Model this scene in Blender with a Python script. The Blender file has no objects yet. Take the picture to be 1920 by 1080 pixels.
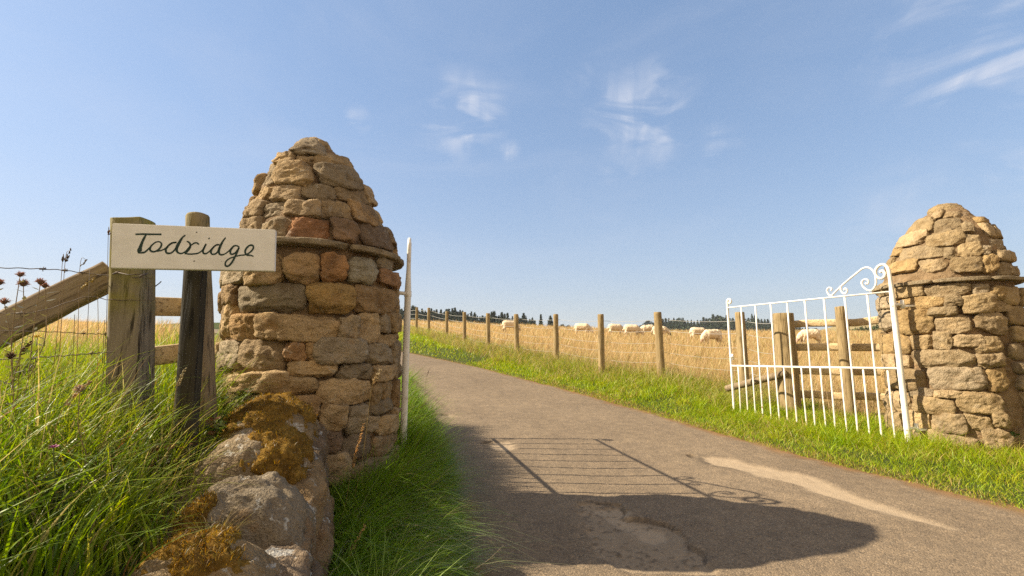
import bpy, bmesh, math, random
import numpy as np
from mathutils import Vector

random.seed(7)
RNG = np.random.default_rng(11)
scene = bpy.context.scene
COL = scene.collection

# ---------------------------------------------------------------- camera
F_PX, HORIZON = 850.0, 655.0
PITCH = math.atan((HORIZON - 540) / F_PX)
EYE = 1.0
cam_d = bpy.data.cameras.new('camera')
cam_d.sensor_width = 36.0
cam_d.lens = 36.0 * F_PX / 1920.0
cam_d.clip_start, cam_d.clip_end = 0.05, 3000.0
cam = bpy.data.objects.new('camera', cam_d)
cam.location = (0, 0, EYE)
cam.rotation_euler = (math.pi / 2 + PITCH, 0, 0)
COL.objects.link(cam)
scene.camera = cam
scene.cycles.use_denoising = False

# ---------------------------------------------------------------- light
SUN_EL, SUN_AZ = math.radians(35.6), math.radians(178.5)      # azimuth counted from +X, so the sun stands to the left
SUN_DIR = Vector((math.cos(SUN_EL) * math.cos(SUN_AZ), math.cos(SUN_EL) * math.sin(SUN_AZ), math.sin(SUN_EL)))
sun_d = bpy.data.lights.new('sun', 'SUN')
sun_d.energy = 5.0
sun_d.angle = math.radians(0.5)
sun_d.color = (1.0, 0.88, 0.69)
sun = bpy.data.objects.new('sun', sun_d)
sun.rotation_euler = (-SUN_DIR).to_track_quat('-Z', 'Y').to_euler()
sun.location = (-20, 2, 15)
COL.objects.link(sun)
vs = scene.view_settings
vs.view_transform = 'Standard'
vs.look = 'None'
vs.gamma = 1.0
vs.use_curve_mapping = False
vs.exposure = 1.12

def ray(u, v):
    a, b = (u - 960) / F_PX, (540 - v) / F_PX
    c, s = math.cos(PITCH), math.sin(PITCH)
    return np.array([a, c - b * s, s + b * c])

def at(u, v, Y):
    r = ray(u, v)
    return r * Y / r[1] + np.array([0, 0, EYE])

world = bpy.data.worlds.new('World')
scene.world = world
world.use_nodes = True
wn, wl = world.node_tree.nodes, world.node_tree.links
wn.clear()

class NT:
    """small node-building helper"""
    def __init__(s, tree): s.t, s.n, s.l = tree, tree.nodes, tree.links
    def new(s, typ, ins=None, **kw):
        nd = s.n.new(typ)
        for k, v in kw.items(): setattr(nd, k, v)
        for k, v in (ins or {}).items(): s.set(nd, k, v)
        return nd
    def set(s, nd, k, v):
        sock = nd.inputs[k]
        if isinstance(v, bpy.types.NodeSocket): s.l.new(v, sock)
        elif isinstance(v, bpy.types.Node): s.l.new(v.outputs[0], sock)
        else: sock.default_value = v
    def math(s, op, a, b=0.0, c=None, clamp=False):
        nd = s.new('ShaderNodeMath', operation=op, use_clamp=clamp)
        s.set(nd, 0, a); s.set(nd, 1, b)
        if c is not None: s.set(nd, 2, c)
        return nd.outputs[0]
    def ramp(s, fac, stops, interp='LINEAR'):
        nd = s.new('ShaderNodeValToRGB', {'Fac': fac})
        cr = nd.color_ramp; cr.interpolation = interp
        while len(cr.elements) < len(stops): cr.elements.new(0.5)
        for e, (p, c) in zip(cr.elements, stops):
            e.position = p; e.color = (*c, 1) if len(c) == 3 else c
        return nd.outputs['Color']
    def mix(s, fac, a, b, mode='MIX'):
        nd = s.new('ShaderNodeMix', data_type='RGBA', blend_type=mode)
        s.set(nd, 0, fac)
        for i, v in ((6, a), (7, b)):
            if isinstance(v, tuple) and len(v) == 3: v = (*v, 1)
            s.set(nd, i, v)
        return nd.outputs[2]
    def noise(s, vec, scale, detail=4, rough=0.55, dist=0.0):
        nd = s.new('ShaderNodeTexNoise', {'Scale': scale, 'Detail': detail, 'Roughness': rough, 'Distortion': dist})
        if vec is not None: s.set(nd, 'Vector', vec)
        return nd.outputs['Fac']
    def mapr(s, v, a, b, c=0.0, d=1.0, smooth=True):
        nd = s.new('ShaderNodeMapRange', {'Value': v, 'From Min': a, 'From Max': b, 'To Min': c, 'To Max': d})
        nd.interpolation_type = 'SMOOTHSTEP' if smooth else 'LINEAR'
        return nd.outputs[0]

W = NT(world.node_tree)
sky = W.new('ShaderNodeTexSky', sky_type='NISHITA', sun_disc=False, sun_elevation=SUN_EL,
            sun_rotation=math.pi / 2 - SUN_AZ, altitude=100.0, air_density=1.0, dust_density=1.0, ozone_density=2.5)
tc = W.new('ShaderNodeTexCoord')
d = tc.outputs['Generated']
# thin cirrus: streaky noise in the sky's own directions, kept to a few soft patches
sep = W.new('ShaderNodeSeparateXYZ', {0: d})
cover = None
for (u, v, rad, amt) in [(865, 225, .12, .8), (670, 225, .035, .6), (955, 282, .03, .65), (1205, 225, .14, .8), (1260, 235, .05, .55),
                         (1085, 150, .04, .45), (1885, 165, .10, 1.5), (1900, 150, .06, 1.6), (1800, 40, .16, .5), (1915, 325, .05, .8), (1880, 100, .09, .5), (1340, 280, .07, .3), (1700, 400, .12, .3), (1140, 315, .05, .25)]:
    r = Vector(ray(u, v)).normalized()
    ds = W.new('ShaderNodeVectorMath', {0: d, 1: tuple(r)}, operation='DISTANCE').outputs['Value']
    m = W.math('MULTIPLY', W.mapr(ds, rad, rad * 0.12), amt)
    cover = m if cover is None else W.math('MAXIMUM', cover, m)
mp = W.new('ShaderNodeMapping', {'Vector': d, 'Rotation': (0.25, 0.35, 0.3), 'Scale': (4.0, 4.0, 11.0)})
n1 = W.noise(mp.outputs[0], 1.5, 5, 0.5, 1.2)
mp2 = W.new('ShaderNodeMapping', {'Vector': d, 'Rotation': (0.9, -0.5, 0.9), 'Scale': (22.0, 5.0, 5.0)})
n2 = W.noise(mp2.outputs[0], 1.3, 4, 0.5, 0.8)
st = W.math('MULTIPLY', W.mapr(n1, 0.40, 0.68), W.mapr(n2, 0.25, 0.75, 0.35, 1.0))
cl = W.math('MULTIPLY', W.math('MULTIPLY', cover, st), 1.05, clamp=True)
veil = W.math('MULTIPLY', W.mapr(W.noise(mp.outputs[0], 0.6, 5, 0.6, 0.8), 0.4, 0.8), 0.12)
cl = W.math('ADD', cl, veil, clamp=True)
gm = W.new('ShaderNodeGamma', {'Color': sky.outputs[0], 'Gamma': 0.5}).outputs[0]        # the glare round the sun rolls off as on film
skyc = W.mix(1.0, gm, (1.08, 1.33, 1.67), 'MULTIPLY')
zz = W.math('MAXIMUM', sep.outputs[2], 0.0)
hz = W.math('MULTIPLY', W.math('EXPONENT', W.math('MULTIPLY', zz, -6.0)), 0.98, clamp=True)          # pale summer haze low in the sky
hcol = W.mix(W.mapr(sep.outputs[0], -0.75, 0.65, 0, 1, False), (3.55, 3.45, 3.3), (2.6, 2.76, 2.76))
skyc = W.mix(hz, skyc, hcol)
cloud_col = (3.3, 3.45, 3.9, 1)
# warm-white cloud added to the unseen sky behind the viewer, warming the shadow fill
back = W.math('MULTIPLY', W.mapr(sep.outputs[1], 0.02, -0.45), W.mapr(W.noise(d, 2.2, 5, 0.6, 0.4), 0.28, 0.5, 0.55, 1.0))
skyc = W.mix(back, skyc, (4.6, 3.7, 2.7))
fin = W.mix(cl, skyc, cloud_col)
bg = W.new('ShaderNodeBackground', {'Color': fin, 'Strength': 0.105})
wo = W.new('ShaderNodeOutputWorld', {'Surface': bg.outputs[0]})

# ---------------------------------------------------------------- numpy helpers
def _h(ix, iy, iz, s):
    n = (ix.astype(np.int64) * 374761393 + iy.astype(np.int64) * 668265263 + iz.astype(np.int64) * 2147483647 + s * 1274126177) & 0x7fffffff
    n = ((n ^ (n >> 13)) * 1274126177) & 0x7fffffff
    n = n ^ (n >> 16)
    return (n & 0xffff) / 32767.5 - 1.0

def vnoise(p, scale=1.0, seed=0):
    q = np.asarray(p, float) * scale + 1000.0
    i = np.floor(q).astype(np.int64); f = q - i
    f = f * f * (3 - 2 * f)
    x, y, z = i[:, 0], i[:, 1], i[:, 2]
    r = 0
    for dx in (0, 1):
        for dy in (0, 1):
            for dz in (0, 1):
                w = (f[:, 0] if dx else 1 - f[:, 0]) * (f[:, 1] if dy else 1 - f[:, 1]) * (f[:, 2] if dz else 1 - f[:, 2])
                r = r + w * _h(x + dx, y + dy, z + dz, seed)
    return r

def fbm(p, scale, octs=4, seed=0, gain=0.5):
    r, a, s = 0, 1.0, scale
    for k in range(octs):
        r = r + a * vnoise(p, s, seed + k * 17); a *= gain; s *= 2.03
    return r

def sstep(a, b, t):
    t = np.clip((t - a) / (b - a), 0, 1)
    return t * t * (3 - 2 * t)

def softp(t, k=1.0):
    return k * np.logaddexp(0, t / k)

def build(name, V, Q=None, T=None, mat=None, parent=None, col=None, smooth=True, origin=None):
    """one mesh object from vertex / quad / triangle arrays; col is a per-vertex colour of the thing itself"""
    V = np.asarray(V, np.float32)
    if origin is not None: V = V - np.asarray(origin, np.float32)
    me = bpy.data.meshes.new(name)
    Q = np.zeros((0, 4), np.int32) if Q is None else np.asarray(Q, np.int32).reshape(-1, 4)
    T = np.zeros((0, 3), np.int32) if T is None else np.asarray(T, np.int32).reshape(-1, 3)
    me.vertices.add(len(V)); me.vertices.foreach_set('co', V.ravel())
    me.loops.add(Q.size + T.size)
    me.loops.foreach_set('vertex_index', np.concatenate([Q.ravel(), T.ravel()]))
    me.polygons.add(len(Q) + len(T))
    ls = np.concatenate([np.arange(len(Q)) * 4, Q.size + np.arange(len(T)) * 3]).astype(np.int32)
    me.polygons.foreach_set('loop_start', ls)
    me.polygons.foreach_set('use_smooth', np.full(len(Q) + len(T), smooth))
    me.update(calc_edges=True)
    me.validate()
    if col is not None:
        at_ = me.color_attributes.new('tint', 'FLOAT_COLOR', 'POINT')
        c = np.ones((len(V), 4), np.float32); c[:, :3] = col
        at_.data.foreach_set('color', c.ravel())
    if mat: me.materials.append(mat)
    o = bpy.data.objects.new(name, me)
    COL.objects.link(o)
    if parent: o.parent = parent
    return o

def tag(o, label=None, cat=None, group=None, kind=None):
    if label: o['label'] = label
    if cat: o['category'] = cat
    if group: o['group'] = group
    if kind: o['kind'] = kind
    return o

def thing(name, label, cat, loc=(0, 0, 0), rotz=0.0, group=None):
    o = bpy.data.objects.new(name, None)
    o.empty_display_size = 0.1
    COL.objects.link(o); o.location = loc; o.rotation_euler = (0, 0, rotz)
    return tag(o, label, cat, group)

def dup(root, loc=None, rotz=None, label=None):
    r = root.copy(); COL.objects.link(r)
    if loc is not None: r.location = loc
    if rotz is not None: r.rotation_euler = (0, 0, rotz)
    if label: r['label'] = label
    for ch in list(root.children):
        c = ch.copy(); COL.objects.link(c); c.parent = r
        for g in list(ch.children):
            e = g.copy(); COL.objects.link(e); e.parent = c
    return r

class MB:
    """collects vertices, quads and triangles of one mesh"""
    def __init__(s): s.V, s.Q, s.T, s.C, s.n = [], [], [], [], 0
    def add(s, V, Q=None, T=None, c=None):
        V = np.asarray(V, float)
        if Q is not None and len(Q): s.Q.append(np.asarray(Q) + s.n)
        if T is not None and len(T): s.T.append(np.asarray(T) + s.n)
        if c is not None: s.C.append(np.broadcast_to(np.asarray(c, float), (len(V), 3)))
        s.V.append(V); s.n += len(V)
    def build(s, name, mat=None, parent=None, smooth=True, origin=None):
        return build(name, np.concatenate(s.V), np.concatenate(s.Q) if s.Q else None, np.concatenate(s.T) if s.T else None,
                     mat, parent, np.concatenate(s.C) if s.C else None, smooth, origin)

def tube(path, rad, n=8, expo=2.0, up=(0, 0, 1), sx=1.0, sy=1.0, cap=True, spin=0.0):
    """a tube along a path; expo > 2 squares the section, sx / sy flatten it"""
    P = np.asarray(path, float); m = len(P)
    R = np.broadcast_to(np.asarray(rad, float), (m,))
    tg = np.gradient(P, axis=0); tg /= np.linalg.norm(tg, axis=1)[:, None] + 1e-12
    u = np.asarray(up, float)
    if abs(np.dot(tg[0], u)) > 0.95: u = np.array([0.0, 1.0, 0.0])
    a = np.linspace(0, 2 * math.pi, n, endpoint=False) + spin
    ca, sa = np.cos(a), np.sin(a)
    k = (np.abs(ca) ** expo + np.abs(sa) ** expo) ** (-1 / expo)
    ca, sa = ca * k * sx, sa * k * sy
    V = []
    for i in range(m):
        x = np.cross(u, tg[i]); nx = np.linalg.norm(x)
        x = x / nx if nx > 1e-6 else np.array([1.0, 0, 0])
        y = np.cross(tg[i], x)
        u = y if abs(np.dot(tg[i], (0, 0, 1))) > 0.9 else u
        V.append(P[i] + R[i] * (ca[:, None] * x + sa[:, None] * y))
    V = np.concatenate(V)
    i = np.arange(m - 1)[:, None] * n; j = np.arange(n)[None]; j2 = (j + 1) % n
    Q = np.stack([i + j, i + j2, i + n + j2, i + n + j], -1).reshape(-1, 4)
    T = []
    if cap:
        V = np.concatenate([V, [P[0], P[-1]]])
        c0, c1 = m * n, m * n + 1
        for q in range(n):
            T.append((c0, (q + 1) % n, q)); T.append((c1, (m - 1) * n + q, (m - 1) * n + (q + 1) % n))
    return V, Q, np.array(T).reshape(-1, 3)

def spline(pts, n):
    """Catmull-Rom through points"""
    P = np.asarray(pts, float); m = len(P)
    Pe = np.concatenate([[2 * P[0] - P[1]], P, [2 * P[-1] - P[-2]]])
    t = np.linspace(0, m - 1 - 1e-9, n); i = t.astype(int); f = (t - i)[:, None]
    p0, p1, p2, p3 = Pe[i], Pe[i + 1], Pe[i + 2], Pe[i + 3]
    return 0.5 * (2 * p1 + (p2 - p0) * f + (2 * p0 - 5 * p1 + 4 * p2 - p3) * f ** 2 + (3 * p1 - p0 - 3 * p2 + p3) * f ** 3)

_cs = {}
def cubesphere(n):
    if n in _cs: return _cs[n]
    lin = np.tan(np.linspace(-1, 1, n + 1) * math.pi / 4)
    idx, V, Q = {}, [], []
    def vid(i, j, k):
        if (i, j, k) not in idx:
            idx[(i, j, k)] = len(V); V.append((lin[i], lin[j], lin[k]))
        return idx[(i, j, k)]
    for a in range(n):
        for b in range(n):
            for ax in range(3):
                for sd in (0, n):
                    c = []
                    for (p, q) in ((a, b), (a + 1, b), (a + 1, b + 1), (a, b + 1)):
                        t = [0, 0, 0]; t[ax] = sd; t[(ax + 1) % 3] = p; t[(ax + 2) % 3] = q
                        c.append(vid(*t))
                    Q.append(c if sd else c[::-1])
    _cs[n] = (np.array(V, float), np.array(Q))
    return _cs[n]

def rock(half, n=10, seed=0, expo=5.0, rough=0.10, chips=7, fine=0.012, mid=0.0, crag=0.0):
    """a quarried stone: rounded block, a few broken facets, noise"""
    V, Q = cubesphere(n)
    V = V / (np.sum(np.abs(V) ** expo, 1) ** (1 / expo))[:, None]
    r = np.random.default_rng(seed)
    for _ in range(chips):
        nn = r.normal(size=3); nn /= np.linalg.norm(nn)
        lim = np.max(V @ nn) * r.uniform(0.80, 0.97)
        ex = np.maximum(V @ nn - lim, 0)
        V = V - nn * (ex * 0.97)[:, None]
    half = np.asarray(half, float)
    off = r.uniform(-50, 50, 3)
    P = V * half
    s = 1.0 / max(half.mean(), .02)
    nrm = V / np.linalg.norm(V, axis=1)[:, None]
    dsp = fbm(P + off, s * 0.9, 3, seed) * rough * half.min() + fbm(P + off, 34, 4, seed + 5, .6) * fine + fbm(P + off, 11, 2, seed + 9) * mid
    dsp = dsp - crag * np.maximum(0, 0.22 - np.abs(vnoise(P + off, 13, seed + 31))) / .22 * (vnoise(P + off, 5, seed + 33) > -.1)
    return P + nrm * dsp[:, None], Q

# ---------------------------------------------------------------- materials
def material(name):
    m = bpy.data.materials.new(name); m.use_nodes = True
    m.node_tree.nodes.clear()
    return m, NT(m.node_tree)

def finish(N, color, rough=0.8, bump=None, strength=0.4, dist=0.02, spec=0.3, sheen=0.0):
    b = N.new('ShaderNodeBsdfPrincipled')
    if isinstance(color, tuple): color = (*color[:3], 1)
    N.set(b, 'Base Color', color); N.set(b, 'Roughness', rough)
    b.inputs['Specular IOR Level'].default_value = spec
    if bump is not None:
        bp = N.new('ShaderNodeBump', {'Strength': strength, 'Distance': dist, 'Height': bump})
        N.set(b, 'Normal', bp.outputs[0])
    N.new('ShaderNodeOutputMaterial', {'Surface': b.outputs[0]})
    return b

def attr(N): return N.new('ShaderNodeVertexColor', layer_name='tint').outputs[0]
def objco(N): return N.new('ShaderNodeTexCoord').outputs['Object']

def mat_stone(name, lichen=0.5, blotch=0.5, mortar=False):
    m, N = material(name)
    p = objco(N); c = attr(N)
    n1 = N.noise(p, 9, 6, 0.62); n2 = N.noise(p, 38, 5, 0.6); n3 = N.noise(p, 160, 3, 0.6); nb = N.noise(p, 3.2, 4, 0.6, 0.4)
    c = N.mix(1.0, c, N.ramp(n1, [(0.30, (0.62, 0.56, 0.48)), (0.52, (1, 1, 1)), (0.72, (1.25, 1.18, 1.05))]), 'MULTIPLY')
    c = N.mix(1.0, c, N.ramp(n3, [(0.3, (0.75, 0.74, 0.72)), (0.6, (1.08, 1.08, 1.06))]), 'MULTIPLY')
    c = N.mix(N.math('MULTIPLY', N.mapr(nb, 0.52, 0.68), blotch), c, (0.12, 0.085, 0.055))        # dark weathering crust
    c = N.mix(N.math('MULTIPLY', N.mapr(n2, 0.60, 0.72), 0.5), c, (0.10, 0.07, 0.045))
    li = N.math('MULTIPLY', N.mapr(N.noise(p, 13, 6, 0.72, 0.6), 0.60, 0.66), lichen)
    c = N.mix(li, c, (0.50, 0.47, 0.40))
    c = N.mix(N.math('MULTIPLY', N.mapr(N.noise(p, 7.5, 5, 0.6), 0.60, 0.72), 0.5 * blotch), c, (0.42, 0.22, 0.07))  # iron staining
    if mortar:                                                        # big crusts of pale lichen on the old coping
        big = N.math('MULTIPLY', N.mapr(N.noise(p, 5.5, 7, 0.74, 0.5), 0.56, 0.60), N.mapr(N.noise(p, 70, 4, 0.6), 0.35, 0.5, 0.45, 1.0))
        c = N.mix(N.math('MULTIPLY', big, 0.85), c, (0.50, 0.48, 0.43))
    h = N.math('ADD', N.math('MULTIPLY', n2, 0.6), N.math('MULTIPLY', n3, 0.35))
    h = N.math('ADD', h, n1)
    finish(N, c, 0.92, h, 1.0, 0.035, 0.12)
    return m

def mat_wood(name, a, b, dark, algae=None, algae_z=None, scale=1.0, axis='Z'):
    m, N = material(name)
    p = objco(N)
    sc = {'Z': (26, 26, 1.6), 'X': (1.6, 26, 26)}[axis]
    mp = N.new('ShaderNodeMapping', {'Vector': p, 'Scale': tuple(v * scale for v in sc)}).outputs[0]
    g1 = N.noise(mp, 1.0, 6, 0.65, 0.5); g2 = N.noise(mp, 3.3, 4, 0.6); big = N.noise(p, 4.0, 4, 0.6)
    c = N.mix(N.mapr(g1, 0.3, 0.7), (*a, 1), (*b, 1))
    c = N.mix(N.mapr(g2, 0.53, 0.64), c, (*dark, 1))
    c = N.mix(N.math('MULTIPLY', N.mapr(big, 0.5, 0.7), 0.5), c, (*dark, 1))
    if algae:
        z = N.new('ShaderNodeSeparateXYZ', {0: p}).outputs[2]
        f = N.math('MULTIPLY', N.mapr(z, algae_z[0], algae_z[1]), N.mapr(N.noise(p, 6, 4, 0.6), 0.25, 0.7))
        c = N.mix(N.math('MULTIPLY', f, 0.9), c, (*algae, 1))
    h = N.math('ADD', g1, N.math('MULTIPLY', g2, 0.7))
    finish(N, c, 0.85, h, 0.55, 0.012, 0.2)
    return m

def mat_grass(name, trans=0.42):
    m, N = material(name)
    c = attr(N)
    b = N.new('ShaderNodeBsdfPrincipled', {'Base Color': c, 'Roughness': 0.45})
    b.inputs['Specular IOR Level'].default_value = 0.35
    tcol = N.new('ShaderNodeHueSaturation', {'Hue': 0.49, 'Saturation': 1.1, 'Value': 1.35, 'Color': c}).outputs[0]
    t = N.new('ShaderNodeBsdfTranslucent', {'Color': tcol})
    x = N.new('ShaderNodeMixShader', {'Fac': trans})
    N.l.new(b.outputs[0], x.inputs[1]); N.l.new(t.outputs[0], x.inputs[2])
    N.new('ShaderNodeOutputMaterial', {'Surface': x.outputs[0]})
    return m

def mat_plain(name, c, rough=0.6, spec=0.3, nscale=30, namt=0.25, bump=0.2, c2=None):
    m, N = material(name)
    p = objco(N)
    n = N.noise(p, nscale, 5, 0.6)
    col = N.mix(N.mapr(n, 0.35, 0.7), (*c, 1), (*(c2 or tuple(v * (1 - namt) for v in c)), 1))
    finish(N, col, rough, n, bump, 0.01, spec)
    return m

def mat_tint(name, rough=0.9, nscale=20, bump=0.3, lo=0.75, hi=1.15, spec=0.2):
    m, N = material(name)
    n = N.noise(objco(N), nscale, 5, 0.6)
    c = N.mix(1.0, attr(N), N.ramp(n, [(0.3, (lo,) * 3), (0.7, (hi,) * 3)]), 'MULTIPLY')
    finish(N, c, rough, n, bump, 0.02, spec)
    return m

M_STONE = mat_stone('sandstone', 0.35, 0.55)
M_STONE_R = mat_stone('sandstone_clean', 0.15, 0.18)
M_COPING = mat_stone('coping_sandstone', 0.9, 0.6, True)
M_GRASS = mat_grass('grass_blade')
M_DRY = mat_grass('dry_grass_blade', 0.45)
M_LEAF = mat_grass('weed_leaf', 0.35)
M_STRAINER = mat_wood('old_strainer_wood', (0.165, 0.135, 0.095), (0.27, 0.225, 0.16), (0.045, 0.036, 0.026), (0.25, 0.22, 0.03), (1.08, 1.22))
M_BRACE = mat_wood('brace_wood', (0.21, 0.155, 0.10), (0.30, 0.235, 0.16), (0.09, 0.065, 0.045), axis='X')
M_SIGNPOST = mat_wood('dark_creosoted_wood', (0.026, 0.022, 0.014), (0.05, 0.042, 0.026), (0.012, 0.010, 0.007))
M_OLDPOST = mat_wood('brown_post_wood', (0.20, 0.145, 0.085), (0.28, 0.21, 0.125), (0.09, 0.065, 0.04), (0.20, 0.17, 0.05), (1.1, 1.6))
M_POST = mat_wood('tan_post_wood', (0.23, 0.165, 0.08), (0.34, 0.25, 0.125), (0.11, 0.075, 0.035))
M_RAIL = mat_wood('rail_wood', (0.52, 0.38, 0.20), (0.66, 0.50, 0.29), (0.30, 0.21, 0.11), axis='X')
M_WIRE = mat_plain('galvanised_wire', (0.42, 0.40, 0.36), 0.5, 0.5, 90, 0.4)
M_RUSTWIRE = mat_plain('weathered_wire', (0.16, 0.12, 0.09), 0.7, 0.3, 90, 0.5)
# ---------------------------------------------------------------- terrain
_XR = np.array([(-6, 3.9), (0, 3.5), (2.0, 3.28), (2.91, 3.11), (3.58, 2.94), (4.56, 2.55), (5.61, 2.18), (6.72, 1.80), (8.02, 1.22), (9.57, .38), (11.39, -.79), (13.05, -2.12), (14.28, -3.16), (20, -8.4), (40, -30)])
_XL = np.array([(-6, .2), (0, 0), (1.5, -.13), (2.16, -.21), (2.63, -.28), (3.24, -.40), (4.42, -.61), (5.6, -.89), (6.92, -1.35), (7.99, -1.85), (10, -3.0), (12, -4.6), (14.28, -6.9), (20, -12.5), (40, -36)])
_WC = np.array([(-1.0, -.42), (.45, -.50), (.7, -.57), (.95, -.655), (1.18, -.735), (1.45, -.815), (1.83, -.955), (2.3, -1.14), (2.6, -1.27), (3.4, -1.62), (5, -2.4), (8, -4.2), (12, -8.2), (20, -17), (40, -42)])
def xr(y): return np.interp(y, _XR[:, 0], _XR[:, 1])
def xl(y): return np.interp(y, _XL[:, 0], _XL[:, 1])
def xw(y): return np.interp(y, _WC[:, 0], _WC[:, 1])
FENCE = np.array([(5.6, 3.0), (3.56, 5.95), (3.52, 7.0), (2.66, 8.2), (1.76, 9.3), (1.06, 11.0), (.13, 12.2), (-.72, 13.9), (-1.64, 15.8), (-2.63, 18.3), (-3.66, 20.0), (-4.76, 22.4), (-6.6, 26), (-12, 37)])
def xf(y): return np.interp(y, FENCE[:, 1], FENCE[:, 0])

def base(x, y):
    ye = y - softp(y - 43.0, 2.5)                                     # the field levels off at its crest
    far = np.maximum(y - 62, 0)
    z = 0.08 * softp(ye - 5.0) - 0.04 * np.clip(x, -9, 14) * sstep(5, 12, ye)
    z = z - 0.012 * np.clip(y - 44, 0, 40) + 0.030 * np.maximum(far - 30, 0)
    return z

def H(x, y):
    z = base(x, y)
    dr = x - xr(y); dl = xl(y) - x
    kr = 0.38 + 0.62 * sstep(5.5, 8.5, y)
    z = z + (dr > 0) * kr * (0.05 * sstep(0, .15, dr) + 0.17 * sstep(.15, 1.3, dr))
    z = z + (dl > 0) * (0.04 * sstep(0, .12, dl) + 0.10 * sstep(.1, .6, dl))
    dw = xw(y) - x
    k = sstep(2.5, 3.6, y)
    z = z + (dl > 0) * .14 * sstep(.08, .5, dl) * sstep(2.7, 3.3, y) * sstep(8, 5, y)
    z = z + 0.53 * ((1 - k) * (.62 * sstep(-.10, .12, dw) + .38 * sstep(.12, .6, dw)) + k * sstep(-.1, 0.8, dw)) * (1 - 0.5 * sstep(6, 22, y))
    p = np.stack([np.asarray(x, float), np.asarray(y, float), np.zeros_like(np.asarray(x, float))], -1).reshape(-1, 3)
    off = ((dr > 0) | (dl > 0)).reshape(-1)
    z = z + (off * (0.022 * vnoise(p, 2.3, 3) + 0.05 * vnoise(p, .45, 4))).reshape(np.shape(z)) * sstep(0, .5, np.maximum(dr, dl))
    return z

def Hp(x, y): return float(H(np.array([x], float), np.array([y], float))[0])

def on_ground(u, v, lift=0.0):
    """where the line of sight through a pixel of the photograph meets the ground"""
    r = ray(u, v); t = np.arange(0.5, 90, 0.02)
    P = r[None] * t[:, None] + np.array([0, 0, EYE])
    hit = P[:, 2] < H(P[:, 0], P[:, 1]) + lift
    return P[np.argmax(hit)] if hit.any() else P[-1]

def axis_lines(lo, hi, fine_lo, fine_hi, step, grow=1.13):
    a = list(np.arange(fine_lo, fine_hi, step)); s = step; x = fine_lo
    left = []
    while x > lo: s *= grow; x -= s; left.append(x)
    s, x, right = step, a[-1], []
    while x < hi: s *= grow; x += s; right.append(x)
    return np.array(left[::-1] + a + right)

gx = axis_lines(-260, 400, -4.5, 6.5, 0.07); gy = axis_lines(-20, 330, -1.0, 15.0, 0.09, 1.10)
X, Y = np.meshgrid(gx, gy); xf_, yf_ = X.ravel(), Y.ravel()
Z = H(xf_, yf_)
inroad = (xf_ < xr(yf_)) & (xf_ > xl(yf_)) & (yf_ < 30)
Z = Z - 0.05 * inroad
nx_, ny_ = len(gx), len(gy)
i = np.arange(ny_ - 1)[:, None] * nx_; j = np.arange(nx_ - 1)[None]
GQ = np.stack([i + j, i + j + 1, i + nx_ + j + 1, i + nx_ + j], -1).reshape(-1, 4)
pts = np.stack([xf_, yf_, Z], 1)
dr, dl = xf_ - xr(yf_), xl(yf_) - xf_
soil = np.array([0.13, 0.085, 0.045]); green = np.array([0.075, 0.105, 0.022]); tan = np.array([0.36, 0.235, 0.095]); green2 = np.array([0.06, 0.075, 0.02])
nz = vnoise(pts, 1.3, 8) * 0.5 + 0.5; nz2 = vnoise(pts, .12, 9)
gc = np.tile(green2, (len(pts), 1))
e = np.minimum(np.maximum(dr, 0) + (dr <= 0) * 9, np.maximum(dl, 0) + (dl <= 0) * 9)
gc = soil + (green2 - soil) * sstep(.0, .14, e)[:, None]
df = xf_ - xf(yf_)
tanr = sstep(-0.5, .6, df + nz * .5) * (dr > 0)
dwl = xw(yf_) - xf_
tanl = sstep(1.2, 2.6, yf_ - 2.2 + 0 * dwl) * sstep(.3, 1.2, dwl) * (dl > 0)
tt = np.maximum(tanr, tanl)
far = sstep(60, 100, yf_)
gc = gc * (1 - tt[:, None]) + (tan * (1 + .16 * nz2[:, None])) * tt[:, None]
gc = gc * (1 - far[:, None]) + np.array([.10, .12, .04]) * far[:, None]
gc = gc * (1 - .5 * inroad[:, None])
m, N = material('ground_soil_and_turf')
p = objco(N)
c = N.mix(1.0, attr(N), N.ramp(N.noise(p, 1.6, 8, 0.65), [(0.28, (0.70, 0.72, 0.66)), (0.72, (1.22, 1.18, 1.15))]), 'MULTIPLY')
c = N.mix(1.0, c, N.ramp(N.noise(p, 24, 5, 0.65), [(0.28, (0.65, 0.65, 0.62)), (0.72, (1.25, 1.25, 1.2))]), 'MULTIPLY')
finish(N, c, 0.95, N.noise(p, 30, 5, 0.7), 0.9, 0.05, 0.1)
tag(build('ground', pts, GQ, None, m, col=gc), 'rolling farmland with green verges and a dry tan field', kind='structure')

# ---------------------------------------------------------------- road
CRACK= [(0.483, 3.091), (0.695, 3.04), (0.688, 2.879), (0.792, 2.799), (0.91, 2.718), (0.937, 2.607), (0.912, 2.436), (0.898, 2.304)]
TRENCH= [(0.429, 3.081), (0.695, 3.04), (0.688, 2.879), (0.792, 2.799), (0.91, 2.718), (0.937, 2.607), (0.912, 2.436), (0.898, 2.304), (0.903, 2.173), (0.547, 2.173), (0.447, 2.264), (0.399, 2.496), (0.419, 2.738)]
DUST1= [(0.535, 3.0), (0.687, 3.01), (0.751, 2.818), (0.86, 2.677), (0.842, 2.567), (0.76, 2.506), (0.689, 2.597), (0.607, 2.738)]
DUST2= [(1.736, 4.269), (1.944, 4.198), (2.096, 3.957), (2.312, 3.675), (2.319, 3.242), (2.394, 2.91), (2.431, 2.677), (2.417, 2.647), (2.248, 2.889), (2.159, 3.121), (2.086, 3.272), (2.077, 3.433), (1.9, 3.675), (1.799, 3.896), (1.658, 4.027)]
DUST3= [(-0.217, 4.791), (-0.055, 4.841), (0.054, 4.751), (0.042, 4.58), (-0.076, 4.48), (-0.181, 4.56)]
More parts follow.
